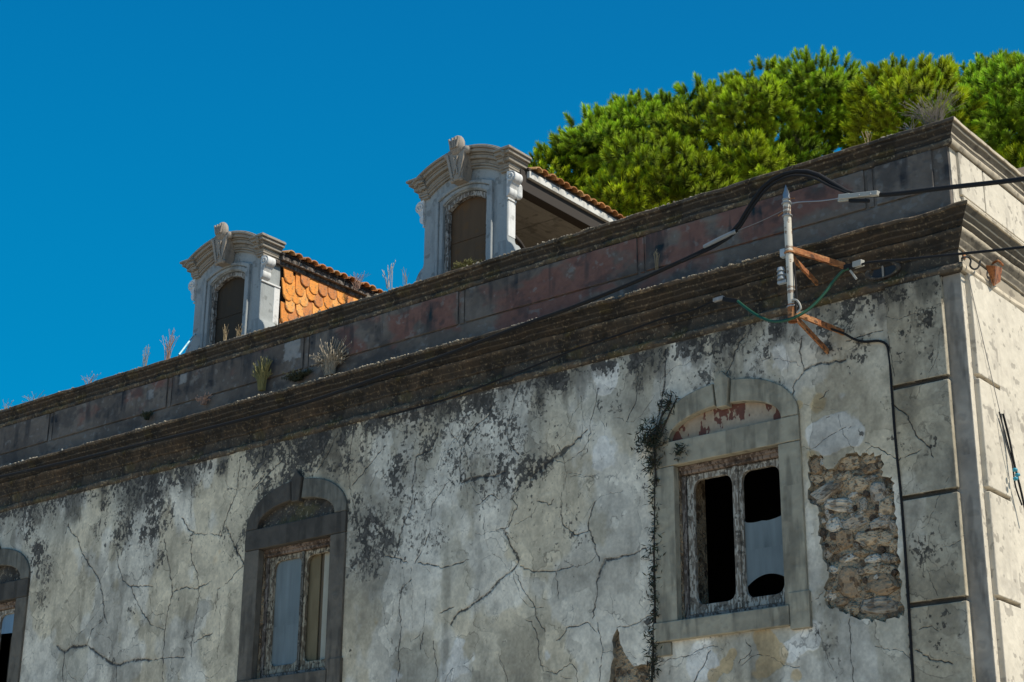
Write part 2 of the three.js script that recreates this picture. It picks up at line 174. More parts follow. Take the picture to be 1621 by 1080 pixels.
function plasterTextures(x0, x1, y0, y1, W, H, seed) {
  const cv = document.createElement('canvas'), c2 = document.createElement('canvas'); cv.width = c2.width = W; cv.height = c2.height = H;
  const g = cv.getContext('2d'), k2 = c2.getContext('2d'), S = W / (x1 - x0), SX = (x) => (x - x0) * S, SY = (y) => (y1 - y) * H / (y1 - y0), r = rng(seed);
  for (const q of [g, k2]) { q.fillStyle = '#000'; q.fillRect(0, 0, W, H); q.globalCompositeOperation = 'lighter'; q.lineCap = 'round'; }
  const blob = (q, ch, [x, y, rad, s]) => {
    const X = SX(x), Y = SY(y), R = rad * S * 1.35; if (X < -R || X > W + R) return;
    const gr = q.createRadialGradient(X, Y, 0, X, Y, R), col = (a) => 'rgba(' + (ch === 0 ? 255 : 0) + ',' + (ch === 1 ? 255 : 0) + ',' + (ch === 2 ? 255 : 0) + ',' + a + ')';
    gr.addColorStop(0, col(s)); gr.addColorStop(.45, col(s * .75)); gr.addColorStop(1, col(0)); q.fillStyle = gr; q.fillRect(X - R, Y - R, 2 * R, 2 * R);
  };
  moulds.forEach((b) => blob(g, 1, b)); pales.forEach((b) => blob(k2, 1, b)); ochres.forEach((b) => blob(k2, 0, b));
  const line = (w, pts) => {
    const p = jag(pts, .011, .035, Math.floor(r() * 1e6), false).concat([pts[pts.length - 1]]);
    for (let i = 0; i < p.length - 1; i++) {
      const v = (.35 + r() * 1.0) * Math.pow(w, 1.25) * (r() < .08 ? .2 : 1);
      for (const [wd, a] of [[.035, .09], [.011, .26], [.0042, .85]]) {
        g.strokeStyle = 'rgba(255,0,0,' + a + ')'; g.lineWidth = wd * v * S * .8; g.beginPath(); g.moveTo(SX(p[i][0]), SY(p[i][1])); g.lineTo(SX(p[i + 1][0]), SY(p[i + 1][1])); g.stroke();
      }
    }
  };
  for (const [w, pts] of cracks) line(w, pts);
  for (let i = 0; i < (x1 - x0) * 16; i++) {                            // hair cracks
    let x = lerp(x0, x1, r()), y = lerp(y0, y1, r()), a = r() * 6.3; const pts = [[x, y]];
    for (let k = 0; k < 3 + r() * 5; k++) { a += (r() - .5) * 1.1; x += Math.cos(a) * .09; y += Math.sin(a) * .12; pts.push([x, y]); } line(.25 + r() * .45, pts);
  }
  const m1 = g.getImageData(0, 0, W, H).data, m2 = k2.getImageData(0, 0, W, H).data, col = new Uint8Array(W * H * 4), bmp = new Uint8Array(W * H * 4);
  for (let j = 0, o = 0; j < H; j++) for (let i = 0; i < W; i++, o += 4) {
    const x = x0 + (i + .5) / S, y = y0 + (j + .5) / H * (y1 - y0), q = ((H - 1 - j) * W + i) * 4;
    const wx = (fbm(x * 2.1 + 7, y * 2.1, 3) - .5) * .5, n1 = fbm(x * .8 + 5, y * .8, 4), n2 = fbm(x * 3.3 + 40, y * 3.3 + 3, 5), n3 = fbm(x * 24, y * 24, 4), st = fbm((x + wx * .3) * 5.5 + 11, y * .9, 5), n5 = fbm(x * 9 + 70, y * 7, 5), n6 = fbm(x * 48, y * 40 + 9, 2);
    const ochre = sstep(.38, .5, m2[q] / 255 * .9 + (n2 - .5) * .75), pale = sstep(.4, .48, m2[q + 1] / 255 * .85 + (fbm(x * 4.3 + 9, y * 3.6, 4) - .5) * .8 + .08), lime = sstep(.53, .6, fbm(x * 1.7 + 90, y * 1.1 + 20, 5));
    let c = mix3([.49, .45, .36], [.61, .52, .37], sstep(.32, .68, n1));
    c = mix3(c, [.72, .67, .57], lime * .6); c = mix3(c, [.80, .755, .67], pale * .8); c = mix3(c, [.60, .42, .2], ochre * .72);
    let v = (.93 + n2 * .47) * (.9 + n3 * .2) * lerp(1, .6, sstep(.52, .8, st) * .8) * lerp(.8, 1.05, sstep(.2, .6, n5));
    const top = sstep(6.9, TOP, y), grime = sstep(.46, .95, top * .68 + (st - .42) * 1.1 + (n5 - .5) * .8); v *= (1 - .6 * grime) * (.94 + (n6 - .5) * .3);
    c = [c[0] * v, c[1] * v, c[2] * v];
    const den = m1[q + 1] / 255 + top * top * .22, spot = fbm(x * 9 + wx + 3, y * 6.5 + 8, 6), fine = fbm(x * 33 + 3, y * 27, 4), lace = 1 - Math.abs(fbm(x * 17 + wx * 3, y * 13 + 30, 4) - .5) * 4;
    const f1 = fbm(x * 2.4 + 33 + wx, y * 2.1 + 12, 6), f2 = fbm(x * 5.2 + 13, y * 4.6 + 72, 5), smoke = sstep(.36, .72, fbm(x * 1.5 + 21, y * 1.25 + 4, 6));
    const flake = sstep(.515, .53, f1), edge = Math.max(sstep(.011, .002, Math.abs(f1 - .52)) * sstep(.42, .6, f2), sstep(.009, .002, Math.abs(f2 - .56)) * sstep(.5, .62, n2) * .8);
    const k6 = (1 - .30 * smoke * (1 - flake * .5)) * (1 + (flake - .5) * .13) * (1 - .42 * edge); c = [c[0] * k6, c[1] * k6, c[2] * k6];
    const worm = sstep(.012 + .055 * den, .004, Math.abs(fbm(x * 12 + wx * 2, y * 9.5 + 50, 4) - .5)) * sstep(.22, .55, den + (n5 - .5) * .5) * sstep(.38, .55, fbm(x * 6 + 81, y * 5, 3));
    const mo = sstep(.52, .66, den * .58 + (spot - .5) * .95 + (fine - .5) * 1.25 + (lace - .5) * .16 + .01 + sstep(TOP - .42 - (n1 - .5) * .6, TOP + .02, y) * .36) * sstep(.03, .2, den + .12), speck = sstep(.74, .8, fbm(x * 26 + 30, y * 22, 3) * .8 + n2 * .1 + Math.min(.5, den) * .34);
    c = mix3(c, [c[0] * .5, c[1] * .48, c[2] * .46], sstep(.3, .95, den * .75 + (n5 - .5) * 1.0 + (fine - .5) * .8) * .8); c = mix3(c, mix3([.026, .024, .022], [.115, .105, .09], sstep(.45, .75, fine * .6 + n3 * .4)), Math.max(mo * .92, speck * .6, worm * .85));
    const cr = sstep(.05, 1, m1[q] / 255); c = mix3(c, [.028, .026, .024], Math.min(1, cr * 1.05) * (.45 + .45 * sstep(.3, .5, fine)));
    col[o] = sr(c[0]); col[o + 1] = sr(c[1]); col[o + 2] = sr(c[2]); col[o + 3] = bmp[o + 3] = 255;
    bmp[o] = bmp[o + 1] = bmp[o + 2] = 255 * clamp(.62 + (n2 - .5) * .25 + (n3 - .5) * .18 + lime * .07 + pale * .1 - ochre * .1 - cr * .55 - mo * (.04 - fine * .1));
  }
  const set = (t) => { t.repeat.set(1 / (x1 - x0), 1 / (y1 - y0)); t.offset.set(-x0 / (x1 - x0), -y0 / (y1 - y0)); return t; };
  return new THREE.MeshStandardMaterial({ map: set(dataTex(W, H, col, true, THREE.MirroredRepeatWrapping)), bumpMap: set(dataTex(W, H, bmp, false, THREE.MirroredRepeatWrapping)), bumpScale: .02, roughness: .93 });
}
const XS = -6.25;
const plasterRight = plasterTextures(XS, 0, 3.9, 7.75, 2048, 1262, 11), plasterLeft = plasterTextures(-15.2, XS, 3.9, 7.75, 2048, 880, 12);

// ------------------------------------------------------------------ other surfaces
const F = (u, v, c, o = 4) => fbm(u * c, v * c, o, c);
const T = {
  stone: tile(512, 2, (u, v) => { const a = F(u, v, 4, 5), b = F(u, v, 32, 3), d = sstep(.5, .75, F(u + .3, v, 8, 4)); const c = mix3([.30, .29, .265], [.42, .40, .355], a); const e = F(u + .6, v + .1, 18, 4), w = fbm(u * 22, v * 4, 4, 22), k = (.72 + b * .34 + e * .26) * (1 - .38 * sstep(.5, .74, w)) * (1 - .22 * d) * (1 - .22 * sstep(.58, .72, e * .7 + b * .3)); return [c[0] * k, c[1] * k, c[2] * k, .5 + (b - .5) * .6 + (e - .5) * .4]; }),
  cornice: tile(1024, 2.4, (u, v) => {
    const a = F(u, v, 6, 5), b = F(u, v, 40, 4), m = sstep(.5, .66, F(u + .37, v + .2, 14, 5)), moss = sstep(.6, .72, F(u + .7, v + .5, 9, 5)), pale = sstep(.66, .78, F(u + .11, v + .73, 110, 2)), brown = sstep(.48, .7, F(u + .5, v + .1, 5, 4));
    let c = mix3([.085, .077, .068], [.045, .04, .036], a); c = mix3(c, [.105, .075, .048], brown * .45); c = mix3(c, [.025, .022, .018], m * .85); c = mix3(c, [.10, .088, .03], moss * .5); c = mix3(c, [.26, .23, .18], pale * .55); const k = .55 + b * .9; return [c[0] * k, c[1] * k, c[2] * k, .5 + (b - .5) * .8 + moss * .3 - m * .1];
  }),
  cream: tile(1024, 3, (u, v) => { const a = F(u, v, 4, 5), b = F(u, v, 48, 3), s = sstep(.55, .8, fbm(u * 24, v * 3, 3, 24)), d = sstep(.66, .74, F(u + .4, v, 16, 4)); let c = mix3([.54, .485, .39], [.68, .615, .50], a); c = mix3(c, [.34, .30, .25], s * .35); c = mix3(c, [.36, .32, .27], d * .3); c = mix3(c, [.25, .22, .18], .6 * sstep(.66, .72, F(u + .2, v + .7, 40, 3))); const k = (.85 + b * .2 + .1 * F(u, v + .5, 14, 4)) * .93; return [c[0] * k, c[1] * k, c[2] * k, .5 + (b - .5) * .7 + (a - .5) * .4]; }),
  paint: tile(512, 1, (u, v) => { const a = F(u, v, 5, 4), b = F(u, v, 50, 2), d = sstep(.6, .75, F(u, v + .4, 10, 4)), s = sstep(.55, .75, fbm(u * 18, v * 3, 3, 18)); let c = mix3([.60, .60, .58], [.72, .72, .70], a); c = mix3(c, [.30, .30, .30], s * .35); c = mix3(c, [.22, .215, .2], d * .5); const k = .94 + b * .12; return [c[0] * k, c[1] * k, c[2] * k, .6 + (b - .5) * .3 - d * .3]; }),
  peel: tile(512, .8, (u, v) => { const a = F(u, v, 6, 5), p = sstep(.46, .56, fbm(u * 48, v * 14, 4, 48) * .75 + a * .25), b = F(u, v, 60, 2); let c = mix3([.20, .175, .15], [.47, .455, .42], p); c = mix3(c, [.06, .052, .045], sstep(.6, .7, F(u + .5, v, 20, 3)) * .8); const k = .85 + b * .3; return [c[0] * k, c[1] * k, c[2] * k, .3 + p * .5]; }),
  clay: tile(256, 1, (u, v) => { const a = F(u, v, 8, 4), b = F(u, v, 50, 2), d = sstep(.62, .76, F(u + .2, v, 14, 3)); let c = mix3([.50, .19, .055], [.62, .29, .095], a); c = mix3(c, [.36, .22, .12], d * .6); c = mix3(c, [.16, .12, .08], .7 * sstep(.64, .72, F(u + .6, v + .2, 30, 3))); const k = .78 + b * .4; return [c[0] * k, c[1] * k, c[2] * k, .5 + (b - .5) * .5]; }),
  board: tile(512, 1.2, (u, v) => { const a = fbm(u * 30, v * 3, 4, 30), b = F(u, v, 6, 4), d = sstep(.6, .75, F(u, v, 12, 4)); let c = mix3([.115, .085, .055], [.17, .13, .085], a * .6 + b * .4); c = mix3(c, [.21, .12, .035], d * .35); return [c[0], c[1], c[2], .5 + (a - .5) * .4]; }),
  rust: tile(256, .5, (u, v) => { const a = F(u, v, 8, 4), b = F(u, v, 40, 2), p = sstep(.52, .6, F(u + .4, v, 6, 4)); let c = mix3([.20, .062, .02], [.42, .17, .06], a); c = mix3(c, [.46, .25, .11], p * .45); c = mix3(c, [.06, .03, .018], .8 * sstep(.58, .7, F(u + .1, v + .6, 12, 4))); const k = .65 + b * .6; return [c[0] * k, c[1] * k, c[2] * k, .5 + (b - .5) * .7]; }),
  mastpaint: tile(256, .4, (u, v) => { const a = F(u, v, 6, 4), p = sstep(.57, .62, F(u + .4, v, 9, 4)); let c = mix3([.50, .45, .36], [.62, .58, .50], a); c = mix3(c, [.20, .11, .055], p * .8); return [c[0], c[1], c[2], .6 - p * .3]; }),
  rubble: tile(512, .8, (u, v) => { const a = F(u, v, 5, 5), b = F(u, v, 40, 3), d = sstep(.5, .7, F(u + .3, v + .6, 10, 4)); let c = mix3([.31, .225, .14], [.43, .335, .22], a); c = mix3(c, [.085, .055, .032], d * .85); const k = .75 + b * .5; return [c[0] * k, c[1] * k, c[2] * k, .5 + (b - .5) * .8 + (a - .5) * .6 - d * .3]; }),
  fieldstone: tile(512, .7, (u, v) => { const a = F(u, v, 4, 5), b = F(u, v, 40, 3), d = sstep(.58, .72, F(u + .3, v + .6, 8, 4)); let c = mix3([.72, .70, .66], [1, 1, 1], a); c = mix3(c, [.36, .30, .24], d * .75); c = mix3(c, [.25, .2, .16], .8 * sstep(.6, .68, F(u + .5, v + .3, 26, 4))); const k = .62 + b * .6 + F(u, v + .5, 14, 3) * .15; return [c[0] * k, c[1] * k, c[2] * k, .5 + (b - .5) * .6 + (a - .5) * .5]; }),
  bark: tile(256, 1, (u, v) => { const a = fbm(u * 16, v * 5, 4, 16); const c = mix3([.05, .035, .025], [.2, .13, .085], a); return [c[0], c[1], c[2], a]; }),
  ground: tile(512, 2, (u, v) => { const a = F(u, v, 6, 4), b = F(u, v, 64, 2); const k = .75 + a * .3 + b * .15; return [.52 * k, .46 * k, .36 * k, b]; }),
};
const M = {
  stone: tileMat(T.stone, { color: new THREE.Color().setRGB(1, .94, .8) }), cornice: tileMat(T.cornice, { bumpScale: .03 }), cream: tileMat(T.cream), paint: tileMat(T.paint, { bumpScale: .004 }), peel: tileMat(T.peel, { bumpScale: .004 }), clay: tileMat(T.clay, { bumpScale: .006 }),
  board: tileMat(T.board, { bumpScale: .003 }), rust: tileMat(T.rust, { bumpScale: .003 }), mast: tileMat(T.mastpaint, { bumpScale: .002, roughness: .7 }), rubble: tileMat(T.rubble, { bumpScale: .04 }), field: tileMat(T.fieldstone, { bumpScale: .03 }), bark: tileMat(T.bark, { bumpScale: .02 }), ground: tileMat(T.ground),
  black: plain(.012, .012, .013, .55), room: plain(.05, .045, .04, .95), cable: plain(.005, .005, .006, .9), greyCable: plain(.05, .05, .05, .6), metal: plain(.32, .33, .34, .45, { metalness: .6 }), white: plain(.36, .35, .31, .7), green: plain(.01, .07, .035, .5), darkwood: plain(.035, .027, .021, .85),
  teal: plain(.02, .25, .36, .45), wire: plain(.22, .21, .2, .5, { metalness: .5 }),
};
M.sootStone = tint(M.stone, .21, .19, .17); M.greyStone = tint(M.stone, .95, .89, .73); M.darkPeel = tint(M.peel, .88, .84, .76); M.brownPeel = tint(M.peel, .5, .38, .31); M.dormerDark = tint(M.paint, .42, .42, .42); M.greyBoard = tint(M.board, .36, .38, .42); M.dirtyCornice = tint(M.paint, .43, .38, .32);
M.shadedFrontPaint = tint(M.paint, .48, .51, .52); M.sideDark = tint(M.cream, .42, .40, .38);  // dormer front greyed to paint in its shade; sunlit returns and consoles stay white

// ------------------------------------------------------------------ ground and house shell
{ const g = new THREE.PlaneGeometry(600, 600, 1, 1); g.rotateX(-Math.PI / 2); const o = mesh('ground', uvm(g), M.ground); o.userData.kind = 'structure'; }
const house = thing('derelict_house', 'long derelict two storey house with stained cracked plaster, stone cornice and two roof dormers', 'house');
const XL = -20, ZB = -10;
const WIN = [-2.505, -8.35, -14.195].map((x) => ({ x, y0: 4.9, y1: 6.42, hw: .585 }));
const rectPath = (x0, x1, y0, y1) => { const p = new THREE.Path(); p.moveTo(x0, y0); p.lineTo(x1, y0); p.lineTo(x1, y1); p.lineTo(x0, y1); p.closePath(); return p; };
const arcPts = (xc, hw, y, rise, n = 16) => { const R = (hw * hw + rise * rise) / (2 * rise), a = Math.asin(Math.min(1, hw / R)) , out = []; const A = rise > hw ? Math.PI - a : a; for (let i = 0; i <= n; i++) { const t = lerp(A, -A, i / n); out.push([xc + R * Math.sin(t), y + rise - R + R * Math.cos(t)]); } return out; };
const peelMain = jag([[-1.611,6.254],[-1.467,6.229],[-1.448,6.11],[-1.365,6.09],[-1.281,6.177],[-1.17,6.199],[-0.87,6.139],[-0.891,5.937],[-0.787,5.919],[-0.787,5.669],[-0.784,5.297],[-0.784,4.903],[-0.772,4.663],[-0.992,4.634],[-1.204,4.675],[-1.385,4.775],[-1.519,4.849],[-1.536,5],[-1.463,5.146],[-1.523,5.311],[-1.558,5.491],[-1.548,5.756],[-1.63,5.805]], .022, .03, 21);
const peelLow = jag([[-3.812,4.906],[-3.874,4.783],[-3.854,4.621],[-3.893,4.515],[-3.925,4.378],[-3.936,4.15],[-3.437,4.107],[-3.431,4.344],[-3.42,4.528],[-3.625,4.513],[-3.683,4.585],[-3.741,4.671],[-3.777,4.742]], .014, .05, 22);
const cellar = 0;
{
  const mk = (x0, x1, wins, holes, z0, z1) => {
    const s = poly([[x0, cellar], [x1, cellar], [x1, TOP + .02], [x0, TOP + .02]]);
    for (const w of wins) { { const e = z1 > 0 ? .03 : 0; s.holes.push(rectPath(w.x - w.hw - e, w.x + w.hw + e, w.y0 - e, w.y1 + e * .8)); } if (z1 > 0) s.holes.push(new THREE.Path(Array.from({ length: 21 }, (_, i) => { const t = Math.PI * i / 20; return new THREE.Vector2(w.x - .005 + (w.hw + .07) * Math.cos(t), 6.648 + .29 * Math.pow(Math.sin(t), .9)); }))); }
    for (const h of holes) s.holes.push(new THREE.Path(h.map((p) => new THREE.Vector2(...p))));
    const g = new THREE.ExtrudeGeometry(s, { depth: z1 - z0, bevelEnabled: false }); g.translate(0, 0, z0); return g;
  };
  mesh('plaster_wall', mk(XS, -.72, [WIN[0]], [peelMain, peelLow], -.035, .03), [plasterRight, tint(M.stone, .8, .74, .62)], house);
  mesh('plaster_wall', mk(XL, XS, WIN.slice(1), [], -.035, .03), [plasterLeft, M.stone], house);
  mesh('masonry_core', uvm(mk(XL, -.02, WIN, [], -.5, -.036)), M.rubble, house);
  // closed dark rooms behind, so that the openings look into a real interior
  mesh('side_wall', [box(-.5, .045, 0, TOP, ZB, -.56, 0), box(-.5, -.02, 0, TOP, -.56, -.501, 0)], M.cream, house);
  mesh('rear_wall', [box(XL, -.5, 0, TOP + .6, ZB - .4, ZB, 0), box(XL - .4, XL, 0, TOP + .6, ZB - .4, -.1, 0)], M.cream, house);
  mesh('floor_slab', [box(XL, -.5, 4.0, 4.2, ZB, -.5, 0), box(XL, -.5, 7.75, 7.95, ZB, -.5, 0)], M.room, house);
  mesh('partition', [box(XL, -.5, 4.2, 7.75, -4.2, -4, 0), box(-5.6, -5.4, 4.2, 7.75, -4, -.5, 0), box(-11.5, -11.3, 4.2, 7.75, -4, -.5, 0)], M.room, house);
}
M.corniceShadeDirt = tint(M.cornice, 1.12, .98, .78); M.corniceShadeDirt.vertexColors = true; M.creamShadeDirt = tint(M.cream, .8, .76, .7); M.creamShadeDirt.vertexColors = true;  // vertex colours hold the painted shade and dirt of the moulding hollows
M.quoin = plasterRight.clone(); M.quoin.color.setRGB(.68, .66, .62);
// corner strip and plastered corner blocks
const strip = mesh('corner_strip', [box(-.205, 0, 0, TOP, -.12, 0, .006)], tint(M.stone, .92, .86, .8), house);
mesh('corner_strip', [box(-.06, .0035, 0, TOP, -.16, -.002, 0)], M.cream, house);
for (const [y0, y1] of [[.1, 1.6], [1.64, 2.63], [2.67, 3.67], [3.71, 4.72], [4.758, 5.672], [5.71, 6.706], [6.744, 7.705]]) {
  const b = mesh('quoin_block', box(-.722, -.17, y0, y1, -.03, .06, .012), M.quoin, house);
  mesh('quoin_block', box(-.05, .058, y0, y1, -.56, -.085, .012), M.cream, house);
}
mesh('corner_backing', [box(-.72, -.2, 0, TOP, -.2, .018, 0)], M.sootStone, house);

// entablature: astragal, frieze, bed moulding and corona, then the parapet
// [out, height, tone]: painted shade and black dirt in hollows, painted light on lips
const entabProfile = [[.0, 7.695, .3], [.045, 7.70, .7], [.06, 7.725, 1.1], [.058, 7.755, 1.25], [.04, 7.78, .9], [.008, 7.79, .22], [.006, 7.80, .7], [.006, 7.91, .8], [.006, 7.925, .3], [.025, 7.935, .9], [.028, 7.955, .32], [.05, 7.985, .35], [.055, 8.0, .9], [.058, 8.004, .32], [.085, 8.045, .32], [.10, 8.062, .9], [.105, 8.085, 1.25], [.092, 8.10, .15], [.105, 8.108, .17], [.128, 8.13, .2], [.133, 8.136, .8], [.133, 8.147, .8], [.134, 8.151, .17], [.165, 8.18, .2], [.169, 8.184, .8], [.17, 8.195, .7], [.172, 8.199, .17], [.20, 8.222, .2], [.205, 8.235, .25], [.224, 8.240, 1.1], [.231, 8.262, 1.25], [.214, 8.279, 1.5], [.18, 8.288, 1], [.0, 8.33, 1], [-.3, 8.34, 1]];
mesh('cornice', moulding(entabProfile, XL, false, .07, .018, 3, .75), M.corniceShadeDirt, house).userData.label = 'mossy blackened cornice along the front';
mesh('cornice', moulding(entabProfile, ZB, true, .07, .010, 5, 1), M.creamShadeDirt, house).userData.label = 'sunlit cornice on the right side';
const copeProfile = [[.0, 8.955, .3], [.05, 8.957, .5], [.062, 8.975, .9], [.066, 8.997, 1.2], [.06, 9.012, .8], [.045, 9.018, .2], [.048, 9.03, .25], [.056, 9.05, .3], [.062, 9.055, .9], [.064, 9.07, .9], [.060, 9.075, .2], [.075, 9.095, .25], [.092, 9.115, .3], [.098, 9.119, .9], [.10, 9.133, .8], [.10, 9.137, .2], [.115, 9.15, .25], [.128, 9.153, 1.1], [.132, 9.178, 1.25], [.120, 9.19, 1.5], [-.12, 9.215, 1], [-.33, 9.19, 1], [-.34, 8.955, 1]];  // third value again paints shade into hollows and light onto lips
mesh('parapet_coping', moulding(copeProfile, XL, false, .06, .014, 8, .75), M.corniceShadeDirt, house);
mesh('parapet_coping', moulding(copeProfile, ZB, true, .06, .008, 9, 1), M.creamShadeDirt, house);
const parapetMat = (() => {
  const x0 = -15.5, x1 = 0, y0 = 8.3, y1 = 9.05, W = 2048, H = 256, c = new Uint8Array(W * H * 4), b = new Uint8Array(W * H * 4);
  const reds = [[-1.892,8.851,0.272,.7], [-5.079,8.538,0.298,.8], [-7.548,8.647,0.241,.6], [-4.39,8.664,0.293,.8], [-12.351,8.902,0.277,.45],[-4.055,8.725,0.29,1], [-4.731,8.602,0.221,1], [-6.176,8.722,0.232,.9], [-6.752,8.702,0.205,.8], [-5.439,8.774,0.152,.6], [-2.936,8.79,0.351,.8], [-2.325,8.973,0.207,.8], [-9.291,8.951,0.291,.5], [-10.949,8.967,0.268,.8], [-11.512,8.953,0.181,.7], [-10.214,8.898,0.175,.5], [-3.565,8.815,0.244,.8], [-1.399,8.814,0.267,.6], [-7.257,8.897,0.161,.5]];
  const paleSpots = [[-8.561,8.832,0.116,.9], [-10.548,8.883,0.061,.9], [-11.177,8.798,0.071,.7], [-3.371,8.551,0.141,.3], [-7.963,8.659,0.244,.3]];
  for (let j = 0, o = 0; j < H; j++) for (let i = 0; i < W; i++, o += 4) {
    const x = lerp(x0, x1, (i + .5) / W), y = lerp(y0, y1, (j + .5) / H), near = (L) => L.reduce((s, q) => Math.max(s, q[3] * sstep(1.6, .2, Math.max(Math.abs(x - q[0]) * .7, Math.abs(y - q[1]) * .8) / q[2])), 0);
    const a = fbm(x * 2, y * 2, 5), f = fbm(x * 22, y * 22, 3), st = fbm(x * 9 + 4, y * 1.5, 4), red = sstep(.35, .6, near(reds) * .8 + (fbm(x * 3 + 8, y * 5, 4) - .5) * .9), pale = sstep(.4, .6, near(paleSpots) + (f - .5) * .5), lich = sstep(.66, .74, fbm(x * 13 + 50, y * 13, 4));
    let q = mix3([.10, .083, .069], [.152, .128, .106], sstep(.3, .7, a)); q = mix3(q, [.175, .078, .058], red * .8); q = mix3(q, [.2, .195, .18], lich * .5); q = mix3(q, [.26, .26, .25], pale * .8); q = mix3(q, [.03, .03, .032], sstep(.52, .72, st) * .75 * sstep(8.5, 8.8, y) + .5 * sstep(.55, .72, fbm(x * 5, y * 7 + 9, 4)));
    const k = .8 + f * .4; c[o] = sr(q[0] * k); c[o + 1] = sr(q[1] * k); c[o + 2] = sr(q[2] * k); b[o] = b[o + 1] = b[o + 2] = 255 * clamp(.5 + (f - .5) * .6 + (a - .5) * .4); c[o + 3] = b[o + 3] = 255;
  }
  const set = (t) => { t.repeat.set(1 / (x1 - x0), 1 / (y1 - y0)); t.offset.set(-x0 / (x1 - x0), -y0 / (y1 - y0)); return t; };
  return new THREE.MeshStandardMaterial({ map: set(dataTex(W, H, c, true, THREE.MirroredRepeatWrapping)), bumpMap: set(dataTex(W, H, b, false, THREE.MirroredRepeatWrapping)), bumpScale: .015, roughness: .95 });
})();
mesh('parapet_wall', [box(XL, -.003, 8.29, 8.96, -.3, .034, 0)], parapetMat, house);
mesh('parapet_wall', [box(-.3, .004, 8.29, 8.985, ZB, .001, 0)], M.cream, house);
mesh('parapet_base', [box(XL, -.002, 8.3, 8.535, -.1, .052, .01)], parapetMat, house);
mesh('parapet_base', [box(-.1, .036, 8.3, 8.50, ZB, -.16, .006)], M.cream, house);
{
  const joints = [-18.2, -15.75, -13.25, -10.8, -8.32, -5.87, -3.43, -.8];
  for (let i = 0; i < joints.length; i++) {
    const a = joints[i] + .055, b = i + 1 < joints.length ? joints[i + 1] - .055 : -.155;
    mesh('parapet_panel', box(a, b, 8.552, 8.955, -.05, .056, .012), parapetMat, house);
    mesh('parapet_pilaster', box(joints[i] - .03, joints[i] + .03, 8.55, 8.95, -.05, .046, .01), parapetMat, house);
  }
  for (const [a, b] of [[-.62, -.13], [-1.72, -.66], [-2.9, -1.76], [-4.2, -2.95]]) mesh('parapet_panel', box(-.05, .036, 8.51, 8.95, a - .02, b, .01), M.cream, house);
}
// small crumbs added along the lips to catch the sun as a bright rim
for (const [y, z, n, sd] of [[8.279, .222, 1500, 61], [9.19, .125, 900, 62]]) {
  const R = rng(sd), gs = []; for (let i = 0; i < n; i++) { const x = -15.5 + R() * 15.4; if (fbm(x * 1.3 + sd, 3, 3) < .42) continue; const r = .005 + R() * R() * .013, g = new THREE.IcosahedronGeometry(r, 0); g.scale(1 + R(), .6 + R() * .5, 1); g.rotateY(R() * 6); g.translate(x, y + (R() - .4) * .006, z - R() * .03); gs.push(uvm(g)); }
  mesh('added_rim_crumbs', gs, tint(M.stone, 1.1, 1.0, .85), house).userData.kind = 'stuff';
}
// main roof behind the parapet
{
  const s = poly([[-.4, 8.4], [-5, 11.05], [-9.6, 8.4]]); const g = new THREE.ExtrudeGeometry(s, { depth: -XL - .5, bevelEnabled: false }); g.rotateY(-Math.PI / 2); g.translate(-.5, 0, 0); g.scale(1, 1, 1);
  g.computeBoundingBox(); const b = g.boundingBox; if (b.min.z > -1) { g.scale(1, 1, -1); const ix = g.index; }
  mesh('roof', uvm(g), tint(M.clay, .38, .62, 1.1), house);
}
// oval vent in the frieze
{
  const v = sub('oval_vent', house), [vx, vy] = [-0.746, 7.898], ring = new THREE.TorusGeometry(.1, .018, 6, 28); ring.scale(1.6, .72, 1); ring.translate(vx, vy, .012); mesh('vent_frame', uvm(ring), M.cornice, v);
  const disc = new THREE.CylinderGeometry(.1, .1, .01, 28); disc.rotateX(Math.PI / 2); disc.scale(1.55, .68, 1); disc.translate(vx, vy, .008); mesh('vent_dark_disc', uvm(disc), M.black, v);  // flat black disc painted in for the dark inside of the vent
  mesh('vent_bar', [box(vx - .006, vx + .014, vy - .065, vy + .06, .012, .026, .003)], tint(M.stone, .8, .75, .7), v);
}
